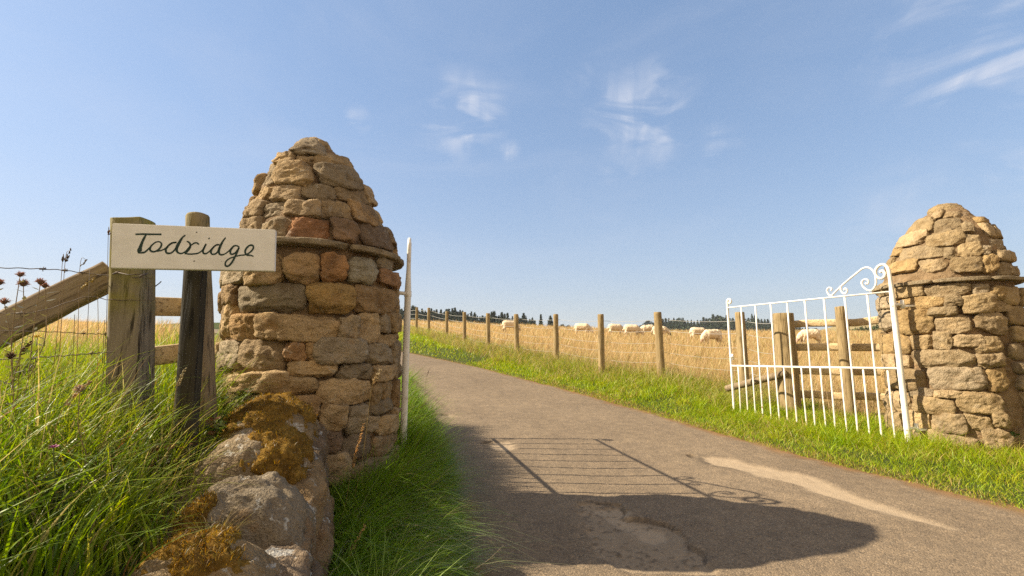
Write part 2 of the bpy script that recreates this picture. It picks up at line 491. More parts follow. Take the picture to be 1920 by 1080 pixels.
DUST4= [(-0.914, 6.244), (-0.791, 6.284), (-0.721, 6.184), (-0.8, 6.084)]
PIT= [(-0.272, 4.791), (1.662, 4.299), (-0.891, 6.284)]

def poly_sd(P, poly):
    """signed distance to a closed outline in plan, negative inside"""
    poly = np.asarray(poly, float); n = len(poly)
    d2 = np.full(len(P), 1e9); ins = np.zeros(len(P), bool)
    for k in range(n):
        a, b = poly[k], poly[(k + 1) % n]
        ab = b - a; t = np.clip(((P - a) @ ab) / (ab @ ab + 1e-12), 0, 1)
        d2 = np.minimum(d2, np.sum((P - a - t[:, None] * ab) ** 2, 1))
        cond = (a[1] > P[:, 1]) != (b[1] > P[:, 1])
        xi = (b[0] - a[0]) * (P[:, 1] - a[1]) / (b[1] - a[1] + 1e-12) + a[0]
        ins ^= cond & (P[:, 0] < xi)
    return np.where(ins, -1, 1) * np.sqrt(d2)

def line_d(P, line):
    line = np.asarray(line, float); d2 = np.full(len(P), 1e9)
    for a, b in zip(line[:-1], line[1:]):
        ab = b - a; t = np.clip(((P - a) @ ab) / (ab @ ab + 1e-12), 0, 1)
        d2 = np.minimum(d2, np.sum((P - a - t[:, None] * ab) ** 2, 1))
    return np.sqrt(d2)

ry = np.concatenate([np.arange(-4, 1.6, .12), np.arange(1.6, 5.2, .014), np.arange(5.2, 9, .035), np.arange(9, 34, .12)])
rt = np.linspace(0, 1, 230)
TT, RY = np.meshgrid(rt, ry)
edge = np.stack([RY.ravel(), np.zeros(RY.size), np.zeros(RY.size)], 1)
wl_ = 0.05 * vnoise(edge, 3.0, 21) + .03 * vnoise(edge, 11, 22); wr_ = 0.05 * vnoise(edge, 3.0, 31) + .03 * vnoise(edge, 11, 32)
a_, b_ = xl(RY.ravel()) - .05 + wl_, xr(RY.ravel()) + .03 + wr_
RX = a_ + (b_ - a_) * TT.ravel(); ryf = RY.ravel()
P2 = np.stack([RX, ryf], 1); P3 = np.stack([RX, ryf, np.zeros(RX.size)], 1)
jit = 0.035 * np.stack([vnoise(P3, 6, 41), vnoise(P3, 6, 42)], 1) + 0.012 * np.stack([vnoise(P3, 25, 43), vnoise(P3, 25, 44)], 1)
PJ = P2 + jit
dust = np.zeros(RX.size); dark = np.zeros(RX.size); rz = base(RX, ryf) + 0.006
rz += 0.006 * vnoise(P3, 1.3, 51) + 0.0025 * vnoise(P3, 8, 52) + 0.0016 * vnoise(P3, 45, 53) + .0012 * vnoise(P3, 90, 54)
tr = poly_sd(PJ, TRENCH)
wt = sstep(.015, -.015, tr)
rz -= 0.018 * wt; dust = np.maximum(dust, 0.42 * wt)
gravel = wt * (vnoise(P3, 48, 55) > .42) * (vnoise(P3, 5, 57) > -.1)
rz += 0.012 * gravel * np.maximum(0, vnoise(P3, 55, 56)); dark = np.maximum(dark, gravel * .45)
dc = line_d(PJ, CRACK); dark = np.maximum(dark, 0.6 * sstep(.014, .002, dc) * (vnoise(P3, 12, 59) > -.45)); rz -= .010 * sstep(.016, .0, dc)
for k, poly in enumerate((DUST1, DUST2, DUST3, DUST4)):
    s = poly_sd(PJ, poly); w = sstep(.04, -.05, s) if k else sstep(.02, -.02, s)
    dust = np.maximum(dust, w * (.95, .9, .85, .5)[k]); rz -= w * (.008, .012, .015, .012)[k]
    if k: dark = np.maximum(dark, .5 * sstep(.12, .0, s) * (s > -.01) * sstep(.1, -.1, PJ[:, 0] - np.asarray(poly)[:, 0].mean() + (.35 if k == 1 else .05)) * (vnoise(P3, 9, 58) > -.4))
for q in PIT:
    dd = np.hypot(PJ[:, 0] - q[0], (PJ[:, 1] - q[1]))
    rz -= .025 * sstep(.07, .02, dd); dark = np.maximum(dark, .55 * sstep(.07, .02, dd))
te = TT.ravel() * (b_ - a_); tr_ = (1 - TT.ravel()) * (b_ - a_)
edge_soil = np.maximum(sstep(.16, .02, te + .05 * vnoise(P3, 9, 61)), sstep(.20, .02, tr_ + .06 * vnoise(P3, 9, 62)))
mossy = sstep(.75, .3, te) * (ryf < 9) * .55
rc = np.stack([dust, dark, np.maximum(edge_soil, 0)], 1)
i = np.arange(len(ry) - 1)[:, None] * len(rt); j = np.arange(len(rt) - 1)[None]
RQ = np.stack([i + j, i + j + 1, i + len(rt) + j + 1, i + len(rt) + j], -1).reshape(-1, 4)
m, N = material('worn_asphalt')
p = objco(N)
sp = N.new('ShaderNodeSeparateColor', {0: attr(N)})
n1 = N.noise(p, 0.9, 6, 0.6); n2 = N.noise(p, 90, 4, 0.7); n4 = N.noise(p, 9, 5, 0.6)
vor = N.new('ShaderNodeTexVoronoi', {'Vector': p, 'Scale': 150.0}); vd = vor.outputs['Distance']
vcol = N.new('ShaderNodeSeparateColor', {0: vor.outputs['Color']}).outputs[0]
c = N.ramp(n1, [(0.3, (0.160, 0.120, 0.080)), (0.7, (0.210, 0.159, 0.106))])
c = N.mix(1.0, c, N.ramp(n4, [(0.3, (0.82, 0.82, 0.82)), (0.7, (1.14, 1.13, 1.1))]), 'MULTIPLY')
c = N.mix(1.0, c, N.ramp(vcol, [(0.0, (0.62, 0.62, 0.62)), (0.3, (0.92, 0.92, 0.92)), (0.75, (1.05, 1.03, 1.0)), (1.0, (1.5, 1.44, 1.35))]), 'MULTIPLY')
c = N.mix(N.math('MULTIPLY', N.mapr(n2, 0.58, 0.72), 0.55), c, (0.05, 0.042, 0.034))
c = N.mix(N.math('MULTIPLY', N.mapr(N.noise(p, 42, 3, 0.5), 0.64, 0.72), 0.6), c, (0.06, 0.048, 0.036))
c = N.mix(N.math('MULTIPLY', N.mapr(N.noise(N.new('ShaderNodeMapping', {'Vector': p, 'Location': (7, 3, 1)}).outputs[0], 60, 3, 0.5), 0.66, 0.74), 0.6), c, (0.42, 0.34, 0.25))
c = N.mix(N.math('MULTIPLY', sp.outputs[0], N.mapr(N.noise(p, 14, 4, 0.6), 0.2, 0.55, 0.6, 1.0)), c, N.mix(n4, (0.32, 0.24, 0.155), (0.38, 0.29, 0.19)))
c = N.mix(sp.outputs[1], c, (0.035, 0.028, 0.022))
c = N.mix(sp.outputs[2], c, N.mix(n4, (0.10, 0.06, 0.03), (0.26, 0.145, 0.06)))
h = N.math('ADD', N.math('MULTIPLY', vd, -0.9), N.math('MULTIPLY', n2, 0.8))
finish(N, c, 0.9, h, 0.5, 0.007, 0.2)
tag(build('road', np.stack([RX, ryf, rz], 1), RQ, None, m, col=rc), 'narrow worn asphalt farm road curving away to the left', kind='structure')

# ---------------------------------------------------------------- gate pillars
LST= [(-2.558, -1.988, 1.373, 1.476), (-1.987, -1.526, 1.359, 1.522), (-1.498, -1.162, 1.364, 1.53), (-1.147, -0.884, 1.376, 1.543), (-0.839, -0.44, 1.391, 1.543), (-0.426, -0.144, 1.491, 1.581), (-0.418, 0.231, 1.414, 1.501), (-2.566, -2.173, 1.259, 1.382), (-2.148, -1.274, 1.191, 1.358), (-1.27, -0.765, 1.205, 1.372), (-0.746, 0.173, 1.217, 1.381), (0.243, 0.232, 1.238, 1.424), (-2.569, -2.164, 1.081, 1.262), (-2.133, -1.763, 1.055, 1.19), (-1.764, -0.917, 1.043, 1.189), (-0.912, -0.708, 1.058, 1.186), (-0.688, -0.346, 1.038, 1.213), (-0.338, -0.121, 1.104, 1.225), (-0.082, 0.236, 1.113, 1.237), (-0.333, 0.232, 1.024, 1.1), (-2.564, -2.0, 0.897, 1.045), (-1.988, -1.451, 0.881, 1.049), (-1.444, -1.237, 0.94, 1.037), (-1.232, -1.162, 0.928, 1.044), (-1.153, -0.604, 0.923, 1.063), (-0.587, -0.06, 0.907, 1.023), (-0.038, 0.235, 0.874, 1.054), (-2.043, -1.383, 0.775, 0.881), (-1.387, -0.925, 0.853, 0.936), (-0.907, -0.478, 0.833, 0.915), (-0.465, -0.047, 0.814, 0.899), (-0.022, 0.236, 0.796, 0.874), (-1.932, -1.573, 0.664, 0.771), (-1.585, -1.104, 0.76, 0.855), (-1.096, -0.493, 0.695, 0.83), (-0.489, -0.347, 0.668, 0.806), (-0.337, 0.012, 0.687, 0.805), (0.046, 0.235, 0.626, 0.796), (-1.833, -1.452, 0.516, 0.662), (-1.463, -1.071, 0.592, 0.753), (-1.063, -0.801, 0.557, 0.694), (-0.796, -0.56, 0.534, 0.683), (-0.551, -0.02, 0.607, 0.689), (0.006, 0.233, 0.574, 0.619), (-0.361, 0.232, 0.477, 0.589), (-0.541, -0.369, 0.511, 0.609), (-1.8, -1.239, 0.329, 0.511), (-1.241, -0.849, 0.446, 0.58), (-0.836, -0.441, 0.387, 0.528), (-0.427, 0.234, 0.361, 0.477), (-1.234, -0.722, 0.278, 0.438), (-0.709, 0.231, 0.22, 0.351), (-2.244, -1.858, 1.619, 1.757), (-1.847, -1.517, 1.6, 1.745), (-1.506, -1.065, 1.605, 1.745), (-1.022, -0.7, 1.63, 1.766), (-0.682, 0.024, 1.635, 1.796), (-0.097, 0.112, 1.685, 1.824), (-2.306, -1.906, 1.774, 1.9), (-1.883, -1.58, 1.753, 1.857), (-1.567, -1.148, 1.756, 1.866), (-1.138, -0.715, 1.768, 1.884), (-0.709, -0.275, 1.779, 1.935), (-0.339, 0.105, 1.798, 1.978), (-2.221, -1.841, 1.89, 1.985), (-1.835, -1.425, 1.87, 1.97), (-1.419, -0.878, 1.886, 2.0), (-0.875, -0.161, 1.921, 2.05), (-0.257, 0.069, 1.973, 2.099), (-2.168, -1.85, 1.985, 2.173), (-1.848, -1.237, 1.981, 2.146), (-1.174, -0.259, 2.015, 2.171), (-0.374, 0.046, 2.091, 2.225), (-2.145, -1.613, 2.157, 2.237), (-1.592, -1.205, 2.149, 2.222), (-1.196, -0.049, 2.168, 2.268), (-0.29, -0.009, 2.234, 2.309), (-1.755, -0.881, 2.236, 2.395), (-0.892, -0.324, 2.292, 2.35)]
RST= [(2.471, 3.123, 1.533, 1.649), (3.126, -2.621, 1.478, 1.595), (-2.589, -1.962, 1.467, 1.587), (-1.94, -1.708, 1.463, 1.553), (-1.707, -1.451, 1.416, 1.533), (2.452, -3.103, 1.395, 1.508), (-3.094, -2.344, 1.363, 1.477), (-2.334, -2.11, 1.374, 1.474), (-2.108, -1.672, 1.313, 1.473), (-1.663, -1.392, 1.319, 1.416), (2.464, 3.106, 1.171, 1.388), (3.127, -2.526, 1.138, 1.357), (-2.583, -2.191, 1.296, 1.369), (-2.497, -2.043, 1.134, 1.292), (-1.966, -1.539, 1.135, 1.311), (2.466, 2.449, 0.963, 1.156), (2.455, -2.928, 0.955, 1.144), (-2.917, -2.577, 0.991, 1.127), (-2.548, -2.312, 0.995, 1.15), (-2.307, -1.884, 1.022, 1.119), (-2.029, -1.673, 0.978, 1.1), (2.461, -2.939, 0.825, 0.945), (-2.927, -2.032, 0.833, 0.995), (-2.015, -1.698, 0.849, 0.97), (2.464, 2.452, 0.593, 0.804), (2.606, -2.746, 0.628, 0.821), (-2.67, -1.929, 0.652, 0.845), (-1.92, -1.66, 0.655, 0.841), (2.457, -3.039, 0.426, 0.605), (-3.016, -2.624, 0.568, 0.651), (-2.615, -2.276, 0.586, 0.647), (2.459, 3.116, 0.231, 0.413), (-2.97, -2.381, 0.432, 0.577), (-2.336, -1.798, 0.472, 0.642), (3.136, -2.712, 0.267, 0.452), (-2.681, -2.276, 0.288, 0.446), (-2.263, -1.96, 0.329, 0.463), (-1.951, -1.751, 0.363, 0.479), (2.453, -3.05, 0.056, 0.232), (-3.039, -2.169, 0.117, 0.292), (-2.087, -1.731, 0.182, 0.346), (2.502, 2.808, 1.792, 1.924), (2.835, -2.756, 1.727, 1.857), (-2.742, -2.269, 1.697, 1.817), (-2.233, -1.794, 1.671, 1.806), (-1.779, -1.538, 1.662, 1.826), (2.541, 3.067, 1.931, 2.06), (3.077, -2.361, 1.834, 1.971), (-2.331, -2.123, 1.809, 1.929), (-2.117, -1.737, 1.814, 1.944), (-1.734, -1.56, 1.826, 1.907), (2.577, 2.558, 2.07, 2.188), (2.565, -2.682, 1.997, 2.142), (-2.678, -1.965, 1.946, 2.084), (-1.954, -1.687, 1.932, 2.035), (2.591, 2.591, 2.196, 2.293), (2.584, -2.653, 2.115, 2.269), (-2.657, -1.936, 2.084, 2.221), (-1.955, -1.785, 2.05, 2.151), (2.652, -2.868, 2.282, 2.38), (-2.868, -2.437, 2.245, 2.335), (-2.421, -1.832, 2.215, 2.301), (-3.087, -2.581, 2.353, 2.445), (-2.563, -1.951, 2.31, 2.387)]

PAL_L = [(.42, .30, .165), (.37, .27, .16), (.31, .24, .155), (.45, .32, .175), (.35, .28, .19), (.39, .26, .135)]
PAL_R = [(.39, .285, .155), (.36, .26, .14), (.42, .31, .18), (.34, .255, .15), (.40, .275, .13), (.37, .29, .19)]

def pillar(name, label, cx0, cy, lean, zs, rs, stones, pal, mat, mcol, ledge_z, fill_from, fill_to, courses, special, seed, sc=1.0, top=2.4):
    rnd = np.random.default_rng(seed)
    stones = [(a0, a1, 1 + (z0 - 1) * sc, 1 + (z1 - 1) * sc) for (a0, a1, z0, z1) in stones]
    courses = [(1 + (a - 1) * sc, 1 + (b - 1) * sc) for a, b in courses]
    zs = [1 + (z - 1) * sc if z else 0 for z in zs]; rs = [r_ * sc for r_ in rs]; ledge_z = 1 + (ledge_z - 1) * sc
    root = thing(name, label, 'gate pillar', (cx0, cy, 0), 0, 'stone pillars either side of the gateway')
    cx = lambda z: cx0 + lean * np.clip((z - 1.6) / .8, 0, 1)
    rad = lambda z: np.interp(z, zs, rs)
    parts = {'shaft': MB(), 'domed_cap': MB()}
    allst = [(a0, a1, z0, z1, True) for (a0, a1, z0, z1) in stones]
    for (z0, z1) in courses:                                          # the courses carry on round the back
        a = fill_from + rnd.uniform(-.1, .1)
        while a < fill_to - .1:
            w = rnd.uniform(.22, .5) * .52 / max(rad((z0 + z1) / 2), .15)
            b = min(a + w, fill_to + .05)
            allst.append((a, b, z0 + rnd.uniform(0, .015), z1 - rnd.uniform(0, .02), False)); a = b + .03
    for k, (a0, a1, z0, z1, front) in enumerate(allst):
        zc = (z0 + z1) / 2; R = rad(zc)
        if R < .19: continue
        if a1 - a0 < .12: a1 = a0 + .25
        hw = (a1 - a0) / 2 * R + .007; hh = (z1 - z0) / 2 + .006; hd = rnd.uniform(.055, .075)
        n = 22 if front else 8
        P, Q = rock((hw, hd, hh), n, seed * 100 + k, rnd.uniform(5.0, 11.0), .13, 15, .0062, .0035, .006)
        slope = (rad(z1) - rad(z0)) / max(z1 - z0, .02)
        ang = (a0 + a1) / 2 + P[:, 0] / max(R, .10)
        zz = zc + P[:, 2] + .10 * hh * math.sin(k * 1.7) * P[:, 0] / hw
        lean_in = slope * .75 * P[:, 2] if zc > ledge_z else 0
        rr = R - hd + .012 + rnd.uniform(-.015, .018) * (1.35 if zc > ledge_z else 1) + P[:, 1] + lean_in
        rr = np.maximum(rr, .005)
        V = np.stack([cx(zz) - cx0 + rr * np.cos(ang), rr * np.sin(ang), zz], 1)
        c = np.array(pal[rnd.integers(len(pal))]) * rnd.uniform(.80, 1.15)
        if k in special: c = np.array(special[k])
        parts['shaft' if zc < ledge_z else 'domed_cap'].add(V, Q, None, c)
    P, Q = rock((.135 * sc, .135 * sc, .095), 22, seed * 55, 2.1, .16, 8, .006, .006, .005)
    zc_ = zs[-1] - .085
    parts['domed_cap'].add(P + [cx(zc_) - cx0, 0, zc_], Q, None, np.array(pal[0]) * .9)
    # bedding mortar behind and between the stones
    na, nzv = 150, 170
    for nm, (za, zb) in (('shaft', (-.15, ledge_z)), ('domed_cap', (ledge_z, zs[-1] + .01))):
        A, ZZ = np.meshgrid(np.linspace(0, 2 * math.pi, na, endpoint=False), np.linspace(za, zb, nzv))
        A, ZZ = A.ravel(), ZZ.ravel()
        depth = .042 if nm == 'shaft' else .034
        R = np.maximum(np.interp(ZZ, zs, rs) - depth, .004)
        q = np.stack([R * np.cos(A), R * np.sin(A), ZZ], 1)
        R = R + .014 * fbm(q, 9, 4, seed + 3) * np.clip(R / .1, 0, 1)
        V = np.stack([cx(ZZ) - cx0 + R * np.cos(A), R * np.sin(A), ZZ], 1)
        i = np.arange(nzv - 1)[:, None] * na; j = np.arange(na)[None]; j2 = (j + 1) % na
        parts[nm].add(V, np.stack([i + j, i + j2, i + na + j2, i + na + j], -1).reshape(-1, 4), None, mcol)
    parts['shaft'].build('shaft', mat, root); parts['domed_cap'].build('domed_cap', mat, root)
    led = MB(); a = -math.pi
    k = 0
    while a < math.pi - .05:
        b = min(a + rnd.uniform(.5, 1.1), math.pi)
        P, Q = rock(((b - a) / 2 * rad(ledge_z), .075, .019), 14, seed * 7 + k, 7, .10, 4, .003)
        ang = (a + b) / 2 + P[:, 0] / rad(ledge_z) * .98
        rr = rad(ledge_z) - .038 + P[:, 1] + rnd.uniform(-.008, .012)
        led.add(np.stack([cx(ledge_z) - cx0 + rr * np.cos(ang), rr * np.sin(ang), ledge_z + P[:, 2] + rnd.uniform(-.004, .004)], 1), Q, None,
                np.array((.30, .235, .15)) * rnd.uniform(.85, 1.1)); a = b; k += 1
    led.build('ledge', mat, root)
    return root

zsL = [0, 1.60, 1.73, 1.82, 1.91, 2.02, 2.15, 2.27, 2.35, 2.43]; rsL = [.55, .525, .51, .455, .415, .375, .31, .245, .175, .02]
zsR = [0, 1.60, 1.73, 1.85, 1.98, 2.10, 2.22, 2.32, 2.38, 2.42]; rsR = [.54, .50, .475, .435, .395, .34, .265, .19, .13, .02]
courses = [(.0, .2), (.2, .36), (.36, .52), (.52, .66), (.66, .8), (.8, .9), (.9, 1.05), (1.05, 1.2), (1.2, 1.37), (1.37, 1.55),
           (1.62, 1.75), (1.76, 1.88), (1.88, 2.0), (2.0, 2.15), (2.15, 2.24)]
spec_L = {3: (.40, .22, .10), 4: (.33, .29, .21), 6: (.34, .20, .11), 8: (.27, .22, .15), 9: (.38, .25, .10), 7: (.31, .215, .12), 13: (.42, .27, .13), 22: (.40, .24, .12), 54: (.33, .17, .085), 55: (.31, .20, .12), 56: (.22, .16, .11), 47: (.20, .14, .10), 48: (.22, .17, .12)}
pillar('stone_gate_pillar', 'rough round sandstone pillar with domed top standing directly behind the white name board', -1.21, 2.79, -.085, zsL, rsL, LST, PAL_L, M_STONE, (.25, .17, .10), 1.60, .28, 2 * math.pi - 2.60, courses, spec_L, 3, .93)
RSTW = []
for (a0, a1, z0, z1) in RST:
    if a0 > 0: a0 -= 2 * math.pi
    if a1 > 0: a1 -= 2 * math.pi
    if a1 - a0 < .1: a0 = a1 - .32
    RSTW.append((a0, a1, z0, z1))
pillar('stone_gate_pillar', 'sunlit ochre sandstone pillar with domed top that the open white gate with scrolls hangs from', 4.30, 4.48, .13, zsR, rsR, RSTW, PAL_R, M_STONE_R, (.27, .185, .105), 1.605, -1.5, 2.3, courses, {}, 5, 1.03)
# ---------------------------------------------------------------- white iron gates
m, N = material('white_gloss_on_iron')
p = objco(N); n = N.noise(p, 22, 6, 0.7); n2 = N.noise(p, 5, 4, 0.6)
z = N.new('ShaderNodeSeparateXYZ', {0: p}).outputs[2]
rust = N.math('MULTIPLY', N.mapr(n, 0.57, 0.66), N.mapr(z, 0.9, 0.15, 0.30, 1.0))
c = N.mix(N.mapr(n2, .35, .7), (0.80, 0.77, 0.70, 1), (0.66, 0.62, 0.54, 1))
c = N.mix(rust, c, (0.30, 0.17, 0.08, 1))
finish(N, c, 0.45, n, 0.25, 0.004, 0.45)
M_GATE = m
M_RUST = mat_plain('rust_streaked_white', (0.62, 0.36, 0.15), 0.7, 0.3, 18, 0.1, 0.2, (0.70, 0.58, 0.42))

def make_gate(name, label, loc, rotz):
    root = thing(name, label, 'gate', loc, rotz, 'white iron gate leaves')
    L = 1.93
    def bar(nm, pts, r, n=8, sx=1, sy=1, expo=2.0, mat=M_GATE):
        b = MB(); b.add(*tube(pts, r, n, expo, sx=sx, sy=sy)); return b.build(nm, mat, root)
    hook = [(0, .10), (0, .5), (0, 1.0), (0, 1.42), (0, 1.586), (.002, 1.707), (.008, 1.769), (.026, 1.806), (.052, 1.82), (.088, 1.808), (.115, 1.774), (.119, 1.733), (.104, 1.70), (.075, 1.684), (.047, 1.699), (.040, 1.728), (.051, 1.753), (.068, 1.756), (.078, 1.744)]
    s = spline([(a, 0, b) for a, b in hook], 90)
    rr = np.interp(s[:, 2] + 10 * (s[:, 0] > .012), [0, 1.45, 1.6, 20], [.0225, .0225, .015, .0100])
    bar('hinge_post', s, rr, 10, expo=3)
    bar('latch_post', spline([(L, 0, .13), (L, 0, .6), (L, 0, 1.2), (L, 0, 1.60), (L - .004, 0, 1.645), (L - .028, 0, 1.668), (L - .055, 0, 1.655), (L - .058, 0, 1.625), (L - .040, 0, 1.612), (L - .028, 0, 1.626)], 60), .0135, 8, expo=3)
    bar('top_rail', [(.012, 0, 1.548), (L * .5, .002, 1.553), (L - .008, 0, 1.556)], .011, 8, expo=4, sx=1.0, sy=.75)
    bar('middle_rail', [(.012, 0, .823), (L * .45, -.003, .803), (L - .008, 0, .785)], .011, 8, expo=4)
    big = [(.557, 1.572), (.464, 1.649), (.375, 1.714), (.283, 1.776), (.234, 1.807), (.189, 1.814), (.152, 1.79), (.128, 1.745), (.122, 1.693), (.126, 1.639), (.146, 1.601), (.178, 1.578), (.208, 1.588), (.239, 1.621), (.252, 1.658), (.242, 1.688), (.213, 1.698), (.192, 1.681), (.194, 1.655), (.208, 1.647), (.218, 1.66)]
    sm1 = [(.545, 1.572), (.57, 1.571), (.591, 1.592), (.602, 1.629), (.589, 1.654), (.563, 1.656), (.551, 1.638), (.562, 1.622)]
    sm2 = [(.455, 1.662), (.458, 1.612), (.442, 1.584), (.419, 1.576), (.400, 1.594), (.401, 1.62), (.418, 1.628), (.428, 1.612)]
    for q, k in ((big, 110), (sm1, 40), (sm2, 40)):
        bar('scroll', spline([(a, 0, b) for a, b in q], k), .0085, 8, expo=2.5)
    rg = np.random.default_rng(4)
    for k in range(8):                                                # long bars run through the middle rail to a free end
        x = L * (k + 1) / 9
        zb = .15 + rg.uniform(-.02, .02)
        bar('bar', [(x, 0, 1.55), (x, 0, 1.2), (x + rg.uniform(-.003, .003), .002, .8), (x + rg.uniform(-.006, .006), rg.uniform(-.006, .006), zb + .03), (x, 0, zb)], [.0092, .0092, .0092, .0092, .005], 8)
        if k == 4:
            bar('rusty_bar', [(x, .0, .79), (x, .0, .45), (x, 0, .2)], .0098, 8, mat=M_RUST)['label'] = 'rust stained lower length of bar'
    for k in range(9):
        x = L * (k + .5) / 9
        zb = .15 + rg.uniform(-.02, .02)
        bar('bar', [(x, 0, .80), (x, 0, .5), (x + rg.uniform(-.008, .008), rg.uniform(-.008, .008), zb + .03), (x, 0, zb)], [.0082, .0082, .0082, .0045], 8)
    for zz in (1.42, .28):
        h = MB()
        h.add(*tube([(.02, 0, zz), (-.085, 0, zz + .004)], .013, 8, 4)); h.add(*tube([(-.085, 0, zz - .035), (-.085, 0, zz + .045)], .016, 10))
        h.add(*tube([(-.085, 0, zz - .012), (-.19, 0, zz - .012)], .011, 8)); h.add(*tube([(0, 0, zz - .02), (0, 0, zz + .02)], .022, 10, 4))
        h.build('hinge', M_GATE, root)
    lt = MB(); lt.add(*tube([(L, 0, .90), (L - .035, 0, .90)], .022, 8, 4, sy=.5)); lt.add(*tube([(L - .03, 0, .94), (L - .03, 0, .86)], .011, 8))
    lt.build('latch', M_GATE, root)
    return root

gR = make_gate('iron_gate', 'open white iron gate with scrolls standing on the grass in front of the wooden fence', (3.63, 4.30, 0.0), math.atan2(1.8, -.73))
gL = dup(gR, (-.722, 3.12, -0.04), math.atan2(.974, -.225), 'white iron gate seen edge on beside the big pillar, its barred shadow on the road')
for g_, a in ((gR, 64), (gL, -65)):                                   # the hinge arms reach for their pillars
    for ch in g_.children:
        if ch.name.startswith('hinge') and not ch.name.startswith('hinge_post'): ch.rotation_euler = (0, 0, math.radians(a))

# ---------------------------------------------------------------- fences on the right
def post_mesh(h, r, seed, n=18, taper=.94, expo=2.0, chamf=.012, below=.3, wob=.004, sx=1.0, sy=1.0, lean=(0, 0)):
    zs = np.concatenate([[-below], np.linspace(0, h - chamf, 16), [h - .3 * chamf, h]])
    rr = np.interp(zs, [-below, h], [r, r * taper]); rr[-1] = r * taper - chamf; rr[-2] = r * taper - chamf * .35
    V, Q, T = tube(np.stack([zs * lean[0], zs * lean[1], zs], 1), rr, n, expo, sx=sx, sy=sy)
    q = V * [1, 1, .15]
    rad = V - np.stack([V[:, 2] * lean[0], V[:, 2] * lean[1], V[:, 2]], 1)
    nr = np.linalg.norm(rad, axis=1)[:, None] + 1e-6
    V = V + rad / nr * (wob * fbm(q, 14, 3, seed))[:, None] * (nr > r * .3)
    V[:, 2] += (V[:, 2] > h - .03) * (.006 if expo < 4 else .002) * vnoise(V, 16, seed + 2)
    return V, Q, T

tops = [(3.52, 7.0, 1.57), (2.66, 8.2, 1.67), (1.77, 9.1, 1.70), (1.06, 11.0, 1.85), (.13, 12.2, 1.94), (-.72, 13.9, 2.10), (-1.64, 15.8, 2.29), (-2.63, 18.3, 2.52), (-3.66, 20.0, 2.82), (-4.72, 22.4, 3.07), (-5.9, 25.2, 3.3)]
wf = thing('wire_fence', 'line of round tan posts and pale wires between the road verge and the sheep', 'fence', (3.52, 7.0, Hp(3.52, 7.0)))
o3 = np.array(wf.location)
for k, (x, y, zt) in enumerate(tops):
    g = Hp(x, y); hgt = max(zt - g, 1.1)
    V, Q, T = post_mesh(hgt, .066 * (1.1 if k < 2 else 1.0), 60 + k, lean=((-.02, .0) if k == 1 else (random.uniform(-.02, .02), random.uniform(-.02, .02))))
    b = MB(); b.add(V + [x, y, g], Q, T); b.build('post', M_POST, wf, origin=o3)
anchor = (3.56, 5.95, 1.48)
line = [anchor] + tops
for dz, r in ((-.13, .0034), (-.33, .0034), (-.55, .0026), (-.72, .0022), (-.90, .0022)):
    pth = []
    for (a, b) in zip(line[:-1], line[1:]):
        for t in np.linspace(0, 1, 5)[:-1]:
            q = np.array(a) * (1 - t) + np.array(b) * t
            pth.append((q[0] + .06, q[1] + .05, q[2] + dz - .03 * math.sin(math.pi * t)))
    b = MB(); b.add(*tube(pth, [r * max(1, p_[1] / 11) for p_ in pth], 5)); b.build('wire', M_WIRE, wf, origin=o3)

rf = thing('post_and_rail_fence', 'wooden fence of four rails with a thick round corner post behind the right gate', 'fence', (3.56, 5.95, Hp(3.56, 5.95)))
o3 = np.array(rf.location)
V, Q, T = post_mesh(1.47 - o3[2], .125, 90, 26, .96, wob=.007); b = MB(); b.add(V + o3, Q, T)
b.build('strainer_post', M_POST, rf, origin=o3)['label'] = 'thickest post at the corner with bark scar'
for (x, y, zt) in ((4.10, 5.64, 1.53), (5.5, 4.76, 1.5), (6.9, 3.88, 1.5)):
    g = Hp(x, y); V, Q, T = post_mesh(zt - g, .066, int(x * 10)); b = MB(); b.add(V + [x, y, g], Q, T); b.build('post', M_POST, rf, origin=o3)
for zt in (1.33, 1.02, .72, .42):
    off = np.array([.06, .14, 0])
    a0 = np.array([3.60, 5.93, zt]) + off; a1 = np.array([8.4, 2.9, zt + .06]) + off
    b = MB(); b.add(*tube(np.linspace(a0, a1, 24) + .006 * np.random.default_rng(int(zt * 99)).normal(size=(24, 3)), .047, 12, 5, sx=.42, sy=1.0))
    b.build('rail', M_RAIL, rf, origin=o3)
b = MB(); b.add(*tube(spline([(3.50, 5.86, .70), (3.2, 6.1, .58), (2.98, 6.42, .46)], 12), [.045] * 12, 12)); b.build('strut', M_OLDPOST, rf, origin=o3)

# ---------------------------------------------------------------- fence on the left bank
bx = at(240, 660, 1.78); g0 = Hp(-1.50, 1.80)
lf = thing('barbed_wire_fence', 'weathered square corner post with sloping brace and barbed wire behind the name board', 'fence', (-1.50, 1.80, g0))
o3 = np.array(lf.location)
V, Q, T = post_mesh(1.512 - g0, .056, 12, 40, 1.0, 9.0, .003, .3, .003, lean=(-.085, 0))
a = .16; V = V @ np.array([[math.cos(a), math.sin(a), 0], [-math.sin(a), math.cos(a), 0], [0, 0, 1]])
b = MB(); b.add(V + [-1.445, 1.78, g0], Q, T); sp_ = b.build('strainer_post', M_STRAINER, lf, origin=o3 - [0, 0, o3[2]])
sp_.location.z = -o3[2]
p0, p1 = at(212, 512, 1.83), at(-40, 640, 1.66)
pth = np.linspace(p0, p1, 14); b = MB()
Vb, Qb, Tb = tube(pth, .056, 28, 9, sx=.55, sy=1.0)
Vb = Vb + .004 * np.stack([fbm(Vb, 9, 3, 5), fbm(Vb, 9, 3, 6), fbm(Vb, 9, 3, 7)], 1)
b.add(Vb, Qb, Tb); br = b.build('brace', M_BRACE, lf, origin=(p0 + p1) / 2)
br.location = Vector((p0 + p1) / 2) - Vector(o3)
